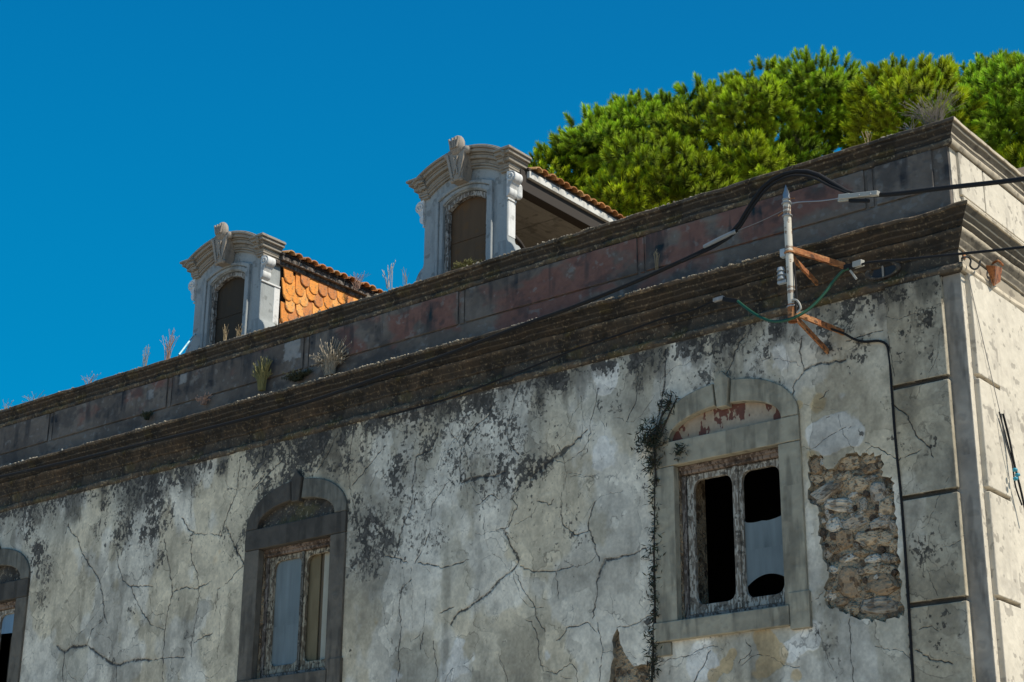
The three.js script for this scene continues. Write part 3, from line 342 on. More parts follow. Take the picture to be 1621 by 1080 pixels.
// exposed rubble masonry in the fallen plaster
{
  const R = rng(77), variants = Array.from({ length: 9 }, (_, k) => {
    const pts = [], n = 8 + Math.floor(R() * 3); let a0 = R();
    for (let i = 0; i < n; i++) {
      const a = (i + a0 + (R() - .5) * .7) / n * 6.283, q = Math.max(Math.abs(Math.cos(a)), Math.abs(Math.sin(a))), rad = lerp(1, 1 / Math.max(.72, q), .6) * (.82 + R() * .26);
      pts.push(new THREE.Vector3(Math.cos(a) * rad, Math.sin(a) * rad, -.9), new THREE.Vector3(Math.cos(a) * rad * .98, Math.sin(a) * rad * .98, -.05 + R() * .3), new THREE.Vector3(Math.cos(a) * rad * (.62 + R() * .22), Math.sin(a) * rad * (.62 + R() * .22), .35 + R() * .45));
    }
    const g = uvm(new ConvexGeometry(pts)), uv = g.attributes.uv; for (let i = 0; i < uv.count; i++) uv.setXY(i, uv.getX(i) * .085 + k * .13, uv.getY(i) * .085 + k * .29); return g;
  });
  const tones = { w: [.74, .67, .56], g: [.46, .40, .32], t: [.54, .42, .28], b: [.37, .265, .165], d: [.13, .09, .06] }, mats = {};  // darkest tone paints the shaded voids of the rubble as near-black stones
  for (const k in tones) mats[k] = tint(M.field, ...tones[k]);
  const bed = (x0, x1, y0, y1) => { const g = new THREE.PlaneGeometry(x1 - x0, y1 - y0, Math.round((x1 - x0) / .016), Math.round((y1 - y0) / .016)); g.translate((x0 + x1) / 2, (y0 + y1) / 2, 0); const p = g.attributes.position; for (let i = 0; i < p.count; i++) { const x = p.getX(i), y = p.getY(i); p.setZ(i, -.036 + .045 * (fbm(x * 6 + 60, y * 7, 4) - .3) + .02 * (fbm(x * 24 + 60, y * 24, 3) - .4)); } g.computeVertexNormals(); return uvm(g); };
  mesh('mortar_bed', bed(-1.66, -.70, 4.6, 6.5), M.rubble, house); mesh('mortar_bed', bed(-4.6, -3.85, 3.9, 4.95), M.rubble, house);
  const S = 3.725, px = [[285,425,105,46,'w'],[240,540,46,46,'w'],[180,345,95,52,'g'],[378,295,60,52,'t'],[330,172,62,44,'t'],[452,140,46,32,'t'],[455,200,44,34,'b'],[120,190,44,52,'b'],[125,265,50,30,'t'],[500,345,46,68,'g'],[545,430,46,56,'t'],[408,415,26,42,'g'],[112,420,40,26,'g'],[365,525,75,42,'g'],[515,525,62,34,'g'],[160,515,38,17,'w'],[215,487,25,17,'w'],[318,488,36,14,'g'],[355,357,30,15,'w'],[432,612,66,44,'t'],[545,612,52,44,'t'],[305,625,54,62,'b'],[322,732,52,24,'w'],[470,735,48,26,'w'],[572,732,32,24,'g'],[195,705,30,32,'g'],[228,798,30,24,'w'],[218,838,34,16,'g'],[325,865,66,92,'b'],[515,880,92,66,'b'],[480,790,64,36,'t'],[208,950,46,36,'w'],[515,1010,118,56,'g'],[345,1025,46,36,'t'],[285,985,40,26,'b'],[205,235,34,28,'t'],[290,250,50,20,'t'],[468,470,40,24,'b'],[240,600,28,28,'d'],[165,590,26,40,'d'],[260,300,30,36,'b'],[455,262,46,20,'g'],[400,700,44,20,'t'],[400,812,26,24,'g'],[590,660,26,40,'t'],[560,800,44,30,'t'],[345,570,30,20,'t'],[170,660,20,26,'g'],[205,895,26,18,'g'],[585,540,22,34,'g'],[290,180,32,34,'b'],[395,460,22,14,'w'],[455,560,50,16,'d'],[250,680,26,22,'b'],[235,1010,30,20,'g'],[440,955,30,18,'t']];
  const [ax, ay] = [-1.772, 6.495], [bx] = [-0.501, 6.257], [cx, cy] = [-1.868, 4.774], kx = (bx - ax) / 200, ky = (cy - ay) / 290, shear = (-0.501, 6.257) && 0;
  const H = [[-1.772, 6.495], [-0.501, 6.257], [-1.868, 4.774], [-0.632, 4.629]];
  for (const [x, y, rx, ry, k] of px) {
    if (R() < .05 && rx * ry < 3000) continue;
    const u = x / S / 200, w = y / S / 290, X = lerp(lerp(H[0][0], H[1][0], u), lerp(H[2][0], H[3][0], u), w), Y = lerp(lerp(H[0][1], H[1][1], u), lerp(H[2][1], H[3][1], u), w);
    const o = mesh('stone', variants[Math.floor(R() * 9)], mats[k], house), sx = rx / S * .0075, sy = ry / S * .0066;
    o.position.set(X, Y, -.036 + R() * .014); o.scale.set(sx * .98, sy * .98, Math.min(.05, .026 + Math.min(sx, sy) * .25)); o.rotation.set((R() - .5) * .3, (R() - .5) * .3, (R() - .5) * .5 + (R() < .5 ? Math.PI : 0));
  }
  const inside = (x, y) => { let c = false; for (let i = 0, j = peelMain.length - 1; i < peelMain.length; j = i++) { const a = peelMain[i], b = peelMain[j]; if ((a[1] > y) !== (b[1] > y) && x < (b[0] - a[0]) * (y - a[1]) / (b[1] - a[1]) + a[0]) c = !c; } return c; };
  for (let k = 0; k < 130; k++) {
    const x = lerp(-1.62, -.74, R()), y = lerp(4.95, 6.42, R()), sz = .014 + R() * R() * .035; if (!inside(x, y)) continue;
    const o = mesh('stone', variants[Math.floor(R() * 9)], mats['wgttbd'[Math.floor(R() * 6)]], house); o.position.set(x, y, -.020 + R() * .012); o.scale.set(sz * (1 + R() * .5), sz, .022); o.rotation.z = R() * 6.28;
  }
  for (const [x, y, sx, sy, k] of [[-4.42, 4.28, .10, .08, 'b'], [-4.26, 4.36, .09, .06, 't'], [-4.12, 4.22, .1, .07, 'b'], [-4.33, 4.12, .12, .07, 't'], [-4.03, 4.36, .06, .08, 'b'], [-4.15, 4.08, .08, .06, 'g'], [-4.45, 4.5, .04, .12, 'd']]) {
    const o = mesh('stone', variants[Math.floor(R() * 9)], mats[k], house); o.position.set(x, y, -.03); o.scale.set(sx, sy, .035); o.rotation.z = R() * .4;
  }
}

// ------------------------------------------------------------------ windows of the front wall
function stadium(x0, x1, y0, y1, rx, ry, P = THREE.Path) { const p = new P(); p.moveTo(x0 + rx, y0); p.lineTo(x1 - rx, y0); p.quadraticCurveTo(x1, y0, x1, y0 + ry); p.lineTo(x1, y1 - ry); p.quadraticCurveTo(x1, y1, x1 - rx, y1); p.lineTo(x0 + rx, y1); p.quadraticCurveTo(x0, y1, x0, y1 - ry); p.lineTo(x0, y0 + ry); p.quadraticCurveTo(x0, y0, x0 + rx, y0); return p; }
const glassMat = (r, g, b) => { const s = tile(256, 1.1, (u, v) => { const st = fbm(u * 22, v * 2, 4, 22), a = F(u, v, 4, 4), k = .6 + st * .5 + a * .35; return [r * k, g * k, b * k, .5]; }); return new THREE.MeshPhysicalMaterial({ map: s.map, roughness: .45, clearcoat: .08, clearcoatRoughness: .15, specularIntensity: .5 }); };
const dustyGlass = glassMat(.165, .19, .19), clearBlue = glassMat(.16, .24, .32), creamBoard = tile(256, .6, (u, v) => { const st = fbm(u * 14, v * 2, 4, 14), a = F(u, v, 4, 4); const c = mix3([.30, .27, .2], [.48, .46, .38], st * .6 + a * .4); return [...c, .5]; });
function stoneWindow(w, label, stone, lunetteMat, keyMat) {
  const g = sub('window', house, label), x = w.x, h = w.hw, ow = .83, z0 = -.03, zf = .062;
  mesh('jamb', box(x - ow, x - h, w.y0 - .01, 6.415, z0, zf, .01), stone, g); mesh('jamb', box(x + h, x + ow - .01, w.y0 - .01, 6.415, z0, zf, .01), stone, g);
  mesh('lintel', box(x - ow, x + ow - .01, 6.418, 6.665, z0, zf + .003, .01), keyMat, g);
  mesh('sill', [box(x - ow - .02, x + ow - .2, w.y0 - .2, w.y0 - .012, -.2, zf + .02, .012), box(x + ow - .198, x + ow + .01, w.y0 - .24, w.y0 + .1, z0, zf + .012, .01), box(x - ow - .02, x - ow + .16, w.y0 - .33, w.y0 - .203, z0, zf - .01, .01)], stone, g);
  // arch ring of two long stones and a pointed keystone
  const ell = (a, b) => Array.from({ length: 25 }, (_, i) => { const t = Math.PI * (1 - i / 24); return [x - .005 + a * Math.cos(t), 6.668 + b * Math.pow(Math.sin(t), .9)]; }), outer = ell(ow - .006, .5), inner = ell(h + .05, .265), ring = (a, b) => slab(poly([...outer.slice(a, b + 1), ...inner.slice(a, b + 1).reverse()]), z0, zf, .008);
  mesh('arch_stone', ring(0, 11), keyMat, g); mesh('arch_stone', ring(13, 24), stone === keyMat ? stone : tint(M.stone, .44, .43, .385), g);
  mesh('keystone', slab(poly([[x - .058, 6.9], [x + .058, 6.9], [x + .085, 7.18], [x + .005, 7.27], [x - .085, 7.18]]), z0, zf + .022, .008), keyMat, g);
  mesh('lunette', box(x - h - .09, x + h + .09, 6.64, 6.97, -.0355, -.012, 0), lunetteMat, g);
  // timber: box head, frame and two leaves
  const zt = -.15;
  mesh('head_rail', [box(x - h, x + h, 6.335, 6.418, zt, zt + .11, .008), box(x - h, x + h, 6.375, 6.417, zt + .11, zt + .13, .006)], M.brownPeel, g);
  mesh('frame', [box(x - h, x - h + .045, w.y0, 6.335, zt, zt + .08, .006), box(x + h - .045, x + h, w.y0, 6.335, zt, zt + .08, .006), box(x - h + .045, x + h - .045, w.y0, w.y0 + .05, zt, zt + .085, .006)], tint(M.peel, .5, .45, .42), g);
  return g;
}
function leaf(g, x0, x1, y0, y1, z, mat, il, ir) {
  const s = poly([[x0, y0], [x1, y0], [x1, y1], [x0, y1]]); s.holes.push(stadium(x0 + il, x1 - ir, y0 + .085, y1 - .06, .105, .12));
  const o = mesh('sash', slab(s, z, z + .045, .005, 8), mat, g);
  return o;
}
const lunetteTex = (() => {
  const t = tile(512, 1.4, (u, v) => { const a = F(u, v, 6, 5), b = F(u, v, 50, 2), p = sstep(.5, .54, fbm(u * 18, v * 10, 4, 18)); let c = mix3([.30, .2, .12], [.46, .37, .27], a); c = mix3(c, [.115, .028, .02], p * .9); const k = .85 + .3 * b; return [c[0] * k, c[1] * k, c[2] * k, .6 - p * .3]; }); return tileMat(t, { bumpScale: .008 });
})();
const sootLunette = tint(M.cornice, 1.1, 1.05, .95);
{
  let w = WIN[0], g = stoneWindow(w, 'grey stone window with broken panes', M.greyStone, lunetteTex, M.greyStone), y0 = w.y0 + .055, y1 = 6.33;
  leaf(g, w.x - .53, w.x + .035, y0, y1, -.125, M.darkPeel, .075, .05); leaf(g, w.x + .04, w.x + .538, y0, y1, -.128, M.darkPeel, .05, .03);
  mesh('astragal_strip', box(w.x + .012, w.x + .06, y0, y1, -.08, -.058, .006), M.darkPeel, g);
  const p = new THREE.Shape(); p.moveTo(w.x + .075, 5.80); p.lineTo(w.x + .11, 5.77); p.quadraticCurveTo(w.x + .18, 5.75, w.x + .28, 5.765); p.lineTo(w.x + .33, 5.755); p.quadraticCurveTo(w.x + .44, 5.76, w.x + .515, 5.79); p.lineTo(w.x + .515, 5.17); p.lineTo(w.x + .49, 5.2); p.quadraticCurveTo(w.x + .3, 5.31, w.x + .11, 5.17); p.lineTo(w.x + .075, 5.14); p.closePath();
  mesh('broken_pane', slab(p, -.118, -.113, 0, 10), dustyGlass, g);
  w = WIN[1]; g = stoneWindow(w, 'soot blackened window with one blue grey pane and one boarded leaf', tint(M.stone, .38, .34, .295), sootLunette, M.sootStone); y0 = w.y0 + .055;
  leaf(g, w.x - .53, w.x + .035, y0, y1, -.125, tint(M.peel, .75, .68, .55), .085, .03); leaf(g, w.x + .04, w.x + .538, y0, y1, -.128, tint(M.peel, .85, .75, .58), .045, .03);
  mesh('astragal_strip', box(w.x + .015, w.x + .055, y0, y1, -.08, -.06, .006), tint(M.peel, .4, .4, .36), g);
  mesh('pane', box(w.x - .46, w.x + .02, y0 + .05, y1 - .04, -.116, -.11, 0), dustyGlass, g);
  mesh('board', box(w.x + .05, w.x + .25, y0 + .04, y1 - .03, -.16, -.142, .004), tileMat(creamBoard, { color: 0xb8aa90 }), g); mesh('board', box(w.x + .31, w.x + .53, y0 + .04, y1 - .03, -.155, -.14, .004), tileMat(creamBoard), g); mesh('board', box(w.x + .245, w.x + .315, y0 + .04, y1 - .03, -.18, -.165, 0), M.board, g);
  w = WIN[2]; g = stoneWindow(w, 'soot blackened window cut by the left edge of the view', tint(M.stone, .40, .36, .31), sootLunette, M.sootStone); y0 = w.y0 + .055;
  leaf(g, w.x - .53, w.x + .035, y0, y1, -.125, M.darkPeel, .075, .05); leaf(g, w.x + .04, w.x + .538, y0, y1, -.128, M.darkPeel, .05, .03);
  const q = new THREE.Shape(); q.moveTo(w.x + .06, 6.02); q.lineTo(w.x + .49, 6.0); q.lineTo(w.x + .49, 6.27); q.lineTo(w.x + .06, 6.27); q.closePath(); mesh('broken_pane', slab(q, -.12, -.114), clearBlue, g);
  mesh('shutter_board', box(w.x + .2, w.x + .5, y0 + .04, 5.98, -.22, -.2, .004), M.greyBoard, g);
}

// ------------------------------------------------------------------ dormers
const DZ = -1.0;
function dormer(xc, label, tiled) {
  const d = sub('dormer', house, label), t = tiled ? .34 : .15, hw = .67; d.position.set(xc, 0, DZ);
  // front slab with flared feet, arched top and an arched opening
  const s = new THREE.Shape(); s.moveTo(-hw - .16, 8.9); s.lineTo(-hw - .16, 9.7); s.quadraticCurveTo(-hw - .12, 9.92, -hw - .02, 9.97); s.quadraticCurveTo(-hw, 10.0, -hw, 10.06); s.lineTo(-hw, 10.95); for (const [x, y] of arcPts(0, hw - .02, 10.95, .19, 14).reverse()) s.lineTo(x, y); s.lineTo(hw, 10.95); s.lineTo(hw, 10.06); s.quadraticCurveTo(hw, 10.0, hw + .02, 9.97); s.quadraticCurveTo(hw + .12, 9.92, hw + .16, 9.7); s.lineTo(hw + .16, 8.9); s.closePath();
  const archPath = (w, y0, ys, rise, P = THREE.Path) => { const a = arcPts(0, w, ys, rise, 16), p = new P(); p.moveTo(-w, y0); p.lineTo(w, y0); for (const q of a) p.lineTo(...q); p.closePath(); return p; };
  s.holes.push(archPath(.36, 9.15, 10.70, .13));
  mesh('front', slab(s, -t, 0, .008), M.shadedFrontPaint, d);
  const ring = (w, ys, r, w2, ys2, r2, z0, z1) => { const o = archPath(w, 9.13, ys, r, THREE.Shape); o.holes.push(archPath(w2, 9.18, ys2, r2)); return slab(o, z0, z1, .008); };
  mesh('architrave', [ring(.455, 10.83, .10, .41, 10.78, .11, -.004, .045), ring(.409, 10.775, .112, .352, 10.72, .12, -.004, .022)], M.shadedFrontPaint, d);
  mesh('inner_frame', [ring(.359, 10.695, .13, .30, 10.64, .12, -.10, -.03)], tint(M.peel, .78, .76, .74), d);
  const bd = tiled ? tint(M.board, .34, .33, .32) : tint(M.board, .78, .62, .5);
  mesh('board_panel', box(-.345, .345, 9.0, 10.215, -.13, -.105, .004), bd, d); mesh('board_panel', box(-.345, .345, 10.222, 10.82, -.134, -.108, .004), bd, d);
  // curved pediment moulding with stepped ends that break forward
  const bands = [[0, .03, .035], [.032, .06, .05], [.062, .105, .055], [.107, .15, .10], [.152, .172, .115], [.174, .215, .155], [.217, .245, .185], [.246, .262, .165]], pg = [], yb = 10.885, ex = .61;
  for (const [a, b, p] of bands) {
    const up = arcPts(0, ex, yb, .205, 26), R = (ex * ex + .205 * .205) / .41, top = up.map(([x, y]) => { const cy = yb + .205 - R, nx = x / R, ny = (y - cy) / R; return [[x + nx * a, y + ny * a], [x + nx * b, y + ny * b]]; });
    pg.push(slab(poly([...top.map((q) => q[1]), ...top.map((q) => q[0]).reverse()]), -.12, p, .006));
    for (const sg of [-1, 1]) { const x0 = sg * (ex - .03), x1 = sg * (hw + .02 + p * .8); pg.push(box(Math.min(x0, x1), Math.max(x0, x1), yb + a, yb + b, -.26, p + .006, .006)); }
  }
  mesh('pediment', pg, M.dirtyCornice, d);
  // cartouche keystone: shell head, two splayed scroll bars, drop
  const kz = .2, head = new THREE.SphereGeometry(.115, 14, 10); head.scale(1, 1.15, .6); head.translate(0, 11.38, kz - .02);
  const flutes = [-.06, -.02, .02, .06].map((x) => { const g = new THREE.CapsuleGeometry(.016, .12, 3, 6); g.rotateZ(-x * 4); g.translate(x, 11.39, kz + .045); return uvm(g); });
  const key = slab(poly([[-.085, 10.90], [.085, 10.90], [.15, 11.34], [-.15, 11.34]]), .0, kz - .01, .012), vbar = [];
  for (const sg of [-1, 1]) { vbar.push(bar([sg * .14, 11.27, kz], [sg * .055, 10.93, kz - .01], .035, .035)); const c = new THREE.SphereGeometry(.05, 10, 8); c.scale(1, 1, .9); c.translate(sg * .165, 11.275, kz - .03); vbar.push(uvm(c)); const v = new THREE.SphereGeometry(.034, 8, 6); v.translate(sg * .07, 10.915, kz - .03); vbar.push(uvm(v)); }
  vbar.push(bar([-.03, 11.22, kz + .01], [.03, 10.98, kz - .005], .022, .022), bar([.03, 11.22, kz + .01], [-.03, 10.98, kz - .005], .022, .022));
  mesh('keystone', [uvm(head), ...flutes, key, ...vbar], tint(M.paint, .46, .40, .34), d);
  // scroll consoles at both edges
  for (const sg of [-1, 1]) {
    const c = new THREE.Shape(); c.moveTo(0, 10.89); c.lineTo(sg * .075, 10.88); c.absarc(sg * .06, 10.80, .08, sg > 0 ? 1.35 : Math.PI - 1.35, sg > 0 ? -1.2 : Math.PI + 1.2, sg > 0); c.lineTo(sg * .055, 10.66); c.quadraticCurveTo(sg * .075, 10.6, sg * .03, 10.565); c.lineTo(0, 10.55); c.closePath();
    const g = slab(c, -.12, .03, .006, 12); g.translate(sg * hw, 0, 0); const eye = new THREE.TorusGeometry(.042, .014, 6, 16); eye.translate(sg * (hw + .06), 10.80, .03); const dot = new THREE.SphereGeometry(.02, 8, 6); dot.translate(sg * (hw + .06), 10.80, .03);
    const extra = tiled ? [] : [uvm(new THREE.CapsuleGeometry(.045, .12, 3, 8).translate(sg * (hw + .05), 10.66, -.15))];
    mesh('console', [g, uvm(eye), uvm(dot), ...extra, box(sg > 0 ? hw - .002 : -hw - .02, sg > 0 ? hw + .02 : -hw + .002, 10.52, 10.545, -t, .012, .004)], M.paint, d);  // whiter than the front, so the sunlit side is brighter in its colour
  }
  // eaves, roof boards and clay tiles
  const zE = -4.6, rise = .17;
  mesh('roof_boards', slab(poly([[-.8, 11.0], [-.8, 10.97], [.8, 10.97], [.8, 11.0], [0, 11.0 + rise]]), zE, -.24, 0), M.darkwood, d);
  if (tiled) { mesh('fascia', [box(.70, .79, 10.90, 10.968, zE, -.262, .006), box(.68, .735, 10.84, 10.899, zE, -.2, .006)], tint(M.peel, .42, .38, .36), d); mesh('fascia', [box(-.79, -.7, 10.9, 10.968, zE, -.262, .006)], M.darkPeel, d); }
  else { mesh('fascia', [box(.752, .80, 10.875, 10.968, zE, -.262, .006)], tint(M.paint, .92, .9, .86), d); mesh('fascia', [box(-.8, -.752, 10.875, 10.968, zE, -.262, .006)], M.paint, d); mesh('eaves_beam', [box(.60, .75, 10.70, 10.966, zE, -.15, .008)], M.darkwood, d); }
  const R = rng(tiled ? 5 : 6), shell = (() => { const pts = [], N = 7; for (let i = 0; i <= N; i++) { const a = Math.PI * i / N; pts.push([Math.cos(a) * .072, Math.sin(a) * .05]); } for (let i = N; i >= 0; i--) { const a = Math.PI * i / N; pts.push([Math.cos(a) * .06, Math.sin(a) * .038]); } const g = slab(poly(pts), 0, .46); g.rotateY(Math.PI / 2); return g; })();
  const clays = [tint(M.clay, 1, 1, 1), tint(M.clay, .8, .85, .95), tint(M.clay, .95, 1.25, 1.5), tint(M.clay, .65, .62, .62)], slope = Math.atan2(rise, .8);
  for (const sg of [1, -1]) for (let z = -.36; z > zE; z -= .146) for (let k = 0; k < 2; k++) {
    const o = mesh('roof_tile', shell, clays[Math.floor(R() * 4)], d); o.rotation.order = 'YXZ'; o.rotation.y = sg > 0 ? 0 : Math.PI; o.rotation.z = -slope + (R() - .5) * .04; o.position.set(sg * (k ? .02 : .40 + R() * .03), 11.0 + rise * (k ? .98 : .47) + .008 + k * .0, z + (R() - .5) * .02);
  }
  mesh('ridge_tile', [tube([[0, 11.2, -.27], [0, 11.2, zE]], .075, 8, 12)], clays[3], d);
  // cheeks
  mesh('cheek', [box(-hw, -hw + .05, 8.9, 10.96, zE, -t, 0)], tiled ? M.darkwood : tint(M.paint, .42, .38, .33), d);
  if (!tiled) {
    mesh('ceiling_board', box(-hw + .05, .60, 10.71, 10.73, -1.12, -t, .003), tint(M.paint, .46, .45, .43), d); mesh('ceiling_board', box(-hw + .05, .60, 10.712, 10.732, zE, -1.135, .003), tint(M.paint, .45, .44, .42), d);
    mesh('back_board', box(-hw + .05, .74, 8.9, 10.7, zE - .04, zE, 0), tint(M.board, .6, .6, .6), d);
    mesh('lit_wall_return', box(hw - .05, hw + .006, 10.05, 10.55, -t + .004, -.012, .004), M.paint, d);  // thin facing added over the slab edge to carry brighter sunlit paint
    mesh('curved_brace', [tube([[.62, 10.12, -.16], [.60, 10.07, -.35], [.58, 9.95, -.5], [.56, 9.75, -.6]], .03, 6)], M.darkwood, d);
  } else {
    mesh('cheek_boarding', [box(hw - .06, hw - .015, 8.9, 10.96, zE, -t, 0)], M.darkwood, d);
    mesh('lit_wall_return', box(hw - .05, hw + .006, 9.0, 10.55, -t - .005, -t + .1, .004), M.paint, d);  // facing added so that the sunlit return is painted whiter than the front
    const ts = (() => { const s = new THREE.Shape(), w = .086, L = .32; s.moveTo(-w, 0); s.lineTo(-w, -L + .08); s.quadraticCurveTo(-w, -L, 0, -L - .012); s.quadraticCurveTo(w, -L, w, -L + .08); s.lineTo(w, 0); s.closePath(); const g = slab(s, 0, .022, .004, 5); g.rotateY(Math.PI / 2); return g; })();
    const cm = [tint(M.clay, 1.35, 1.22, .75), tint(M.clay, 1.2, 1.05, .7), tint(M.clay, .95, .85, .85), tint(M.clay, 1.4, 1.5, 1.3)];
    for (let r = 0; r < 10; r++) for (let c = 0; c < 14; c++) {
      const y = 10.97 - r * .15 + (R() - .5) * .085, z = -t - .09 - c * .176 - (r % 2) * .088 + (R() - .5) * .03;
      if (y < 9.5 || (r === 0 && (c === 1)) || (r === 3 && (c === 5 || c === 6)) || (r === 4 && c === 5) || R() < .04) continue;
      const o = mesh('cheek_tile', ts, cm[Math.floor(R() * 4)], d); o.position.set(hw + .002 + R() * .006, y, z); o.rotation.x = (R() - .5) * .26; o.rotation.z = .085 + R() * .04;
    }
  }
  return d;
}
dormer(-6.745, 'dormer with an open cheek and brown boarded opening', false);
dormer(-11.02, 'dormer with orange scalloped tiles on its cheek', true);

// ------------------------------------------------------------------ mast with rusty brackets
const MZ = .62, YY = (x, y) => y;
{
  const m = thing('cable_mast', 'pale flaking iron mast on rusty brackets fixed to the wall near the corner', 'mast'), [bx, by] = [-1.381, 7.4], [tx, ty] = [-1.384, 8.572], mx = bx, kx = (mx + tx) / 2;
  mesh('pole', [tube([[kx, by, MZ], [kx, (by + ty) / 2, MZ], [kx, ty, MZ]], .036, 12)], M.mast, m);
  mesh('pole_base', [tube([[kx, by - .05, MZ], [kx, by + .02, MZ], [kx, by + .12, MZ]], .043, 12)], M.rust, m);
  mesh('finial', uvm(new THREE.LatheGeometry([[0, .17], [.012, .13], [.034, .06], [.03, .03], [.04, .02], [.04, 0], [0, 0]].map((p) => new THREE.Vector2(...p)), 12).translate(kx, ty, MZ)), M.metal, m);
  const arm = (name, a, b, w, h, mat = M.rust) => mesh(name, [bar(a, b, w, h)], mat, m);
  arm('bracket_arm', [kx, by + .05, MZ], [-1.177, 7.375, 0.03], .022, .055); arm('bracket_arm', [kx, by + .03, MZ], [-1.353, 7.225, 0.03], .022, .055);
  arm('bracket_arm', [kx, YY(-1.363, 8.082), MZ], [-1.091, 8.007, 0.1], .03, .06); arm('bracket_arm', [kx, YY(-1.366, 8.025), MZ], [-1.408, 7.919, 0.06], .025, .05);
  const clampY = [-1.366, 8.038][1], insY = [-1.39, 7.841][1], ringY = [-1.372, 8.543][1];
  for (const y of [clampY, by + .1, ringY, ringY - .13]) { const t = new THREE.TorusGeometry(.042, .009, 6, 16); t.rotateX(Math.PI / 2); t.translate(kx, y, MZ); mesh('band', uvm(t), y === clampY ? M.rust : M.metal, m); }
  mesh('plate', box(kx - .085, kx - .03, clampY - .03, clampY + .05, MZ - .03, MZ + .03, .006), tint(M.paint, .55, .62, .68), m);
  const ins = []; for (let k = 0; k < 3; k++) { const t = new THREE.CylinderGeometry(.03, .042, .035, 10); t.translate(kx - .085, insY + .045 - k * .042, MZ + .02); ins.push(uvm(t)); } ins.push(box(kx - .12, kx - .03, insY - .10, insY - .07, MZ, MZ + .04, .004), bar([kx - .13, insY + .02, MZ], [kx - .02, insY - .02, MZ], .02, .02));
  mesh('insulator', ins, tint(M.paint, .5, .55, .6), m);
  mesh('hook_ring', [tube([[kx + .02, by + .16, MZ + .02], [kx + .08, by + .13, MZ + .04], [kx + .11, by + .05, MZ + .04], [kx + .07, by + .01, MZ + .04]], .010, 6)], M.white, m);
  mesh('bolt', [tube([[kx, ringY + .02, MZ], [kx + .06, ringY + .03, MZ + .02], [kx + .1, ringY + .02, MZ + .02]], .006, 5), tube([[kx, ringY - .06, MZ], [kx - .1, ringY - .1, MZ]], .006, 5)], M.rust, m);
  mesh('down_lead', [tube([[kx + .045, clampY - .1, MZ], [kx + .06, clampY - .5, MZ + .01], [kx + .05, by + .25, MZ + .01], [kx + .05, by + .02, MZ + .02]], .009, 6)], M.cable, m);
}
// ------------------------------------------------------------------ cables
const cable = (name, label, pts, r, mat, group) => tag(mesh(name, [tube(pts, r, 8, pts.length * 10)], mat), label, 'cable', group);
cable('power_cable', 'thick black cable looping over the mast and running down along the cornice', [[16, 8.6, 7.5], [8, 9.3, 4.2], [1.653, 7.656, 1.5], [1.172, 7.792, 1.3], [0.385, 8.054, 1], [-0.308, 8.269, 0.78], [-0.656, 8.405, 0.7], [-0.873, 8.592, 0.66], [-1.092, 8.774, 0.64], [-1.335, 8.853, 0.62], [-1.589, 8.823, 0.6], [-1.795, 8.684, 0.56], [-2.016, 8.501, 0.5], [-2.26, 8.427, 0.46], [-2.842, 8.343, 0.42], [-3.487, 8.278, 0.38], [-4.151, 8.225, 0.35], [-4.675, 8.208, 0.32], [-5.438, 8.153, 0.29], [-5.947, 8.116, 0.275], [-6.899, 8.069, 0.265], [-8.153, 8.005, 0.258], [-11.57, 8.053, 0.25], [-14.291, 8.127, 0.25]], .022, M.cable);
cable('power_cable', 'black loop lying just under the thick cable beside the mast', [[-0.635, 8.373, 0.72], [-0.865, 8.543, 0.68], [-1.097, 8.722, 0.66], [-1.326, 8.804, 0.64], [-1.559, 8.767, 0.62], [-1.763, 8.642, 0.58], [-1.984, 8.472, 0.52], [-2.212, 8.401, 0.48], [-2.673, 8.337, 0.45]], .012, M.cable);
cable('service_cable', 'thin black cable crossing the corner to the white insulator', [[16, 7.6, 7.0], [8, 8.0, 4.0], [1.556, 7.125, 1.4], [1.075, 7.251, 1.2], [0.289, 7.486, 0.9], [-0.291, 7.67, 0.66], [-0.654, 7.786, 0.52], [-0.858, 7.802, 0.46]], .012, M.cable);
cable('service_cable', 'green cable hanging in a loop below the mast', [[-0.858, 7.802, 0.46], [-0.926, 7.808, 0.44], [-1.016, 7.739, 0.45], [-1.108, 7.602, 0.5], [-1.236, 7.452, 0.58], [-1.379, 7.368, 0.66], [-1.592, 7.412, 0.6], [-1.838, 7.569, 0.46], [-2.017, 7.719, 0.36], [-2.147, 7.841, 0.3]], .014, M.green);
cable('service_cable', 'thin black cable clipped along the bed moulding left of the green loop', [[-2.147, 7.841, 0.3], [-2.406, 7.955, 0.2], [-2.721, 7.933, 0.17], [-3.165, 7.926, 0.16], [-3.656, 7.884, 0.15], [-4.244, 7.855, 0.13], [-5.001, 7.767, 0.12], [-6.077, 7.673, 0.11], [-7.033, 7.656, 0.1]], .010, M.cable);
cable('down_cable', 'dark cable running from the lower bracket down the wall beside the corner blocks', [[-1.217, 7.37, 0.2], [-1.137, 7.335, 0.11], [-1.065, 7.279, 0.055], [-0.967, 7.233, 0.05], [-0.814, 7.205, 0.05], [-0.747, 7.159, 0.05], [-0.725, 7.032, 0.05], [-0.715, 6.69, 0.07], [-0.713, 6.213, 0.07], [-0.698, 5.687, 0.07], [-0.697, 5.063, 0.07], [-0.704, 4.512, 0.07], [-0.711, 3.974, 0.07]], .012, M.cable);
tag(mesh('stay_wire', [tube([[-1.409, 8.488, 0.62], [-1.688, 8.462, 0.58], [-1.984, 8.465, 0.52]], .004, 5)], M.wire), 'thin stay wire from the mast down to the grey cable sleeve', 'wire');
tag(mesh('stay_wire', [tube([[-1.352, 8.531, 0.62], [-1.234, 8.509, 0.64], [-0.99, 8.438, 0.68], [-0.775, 8.388, 0.72]], .006, 5)], M.metal), 'silver stay wire between the mast top and the white clamp', 'wire');
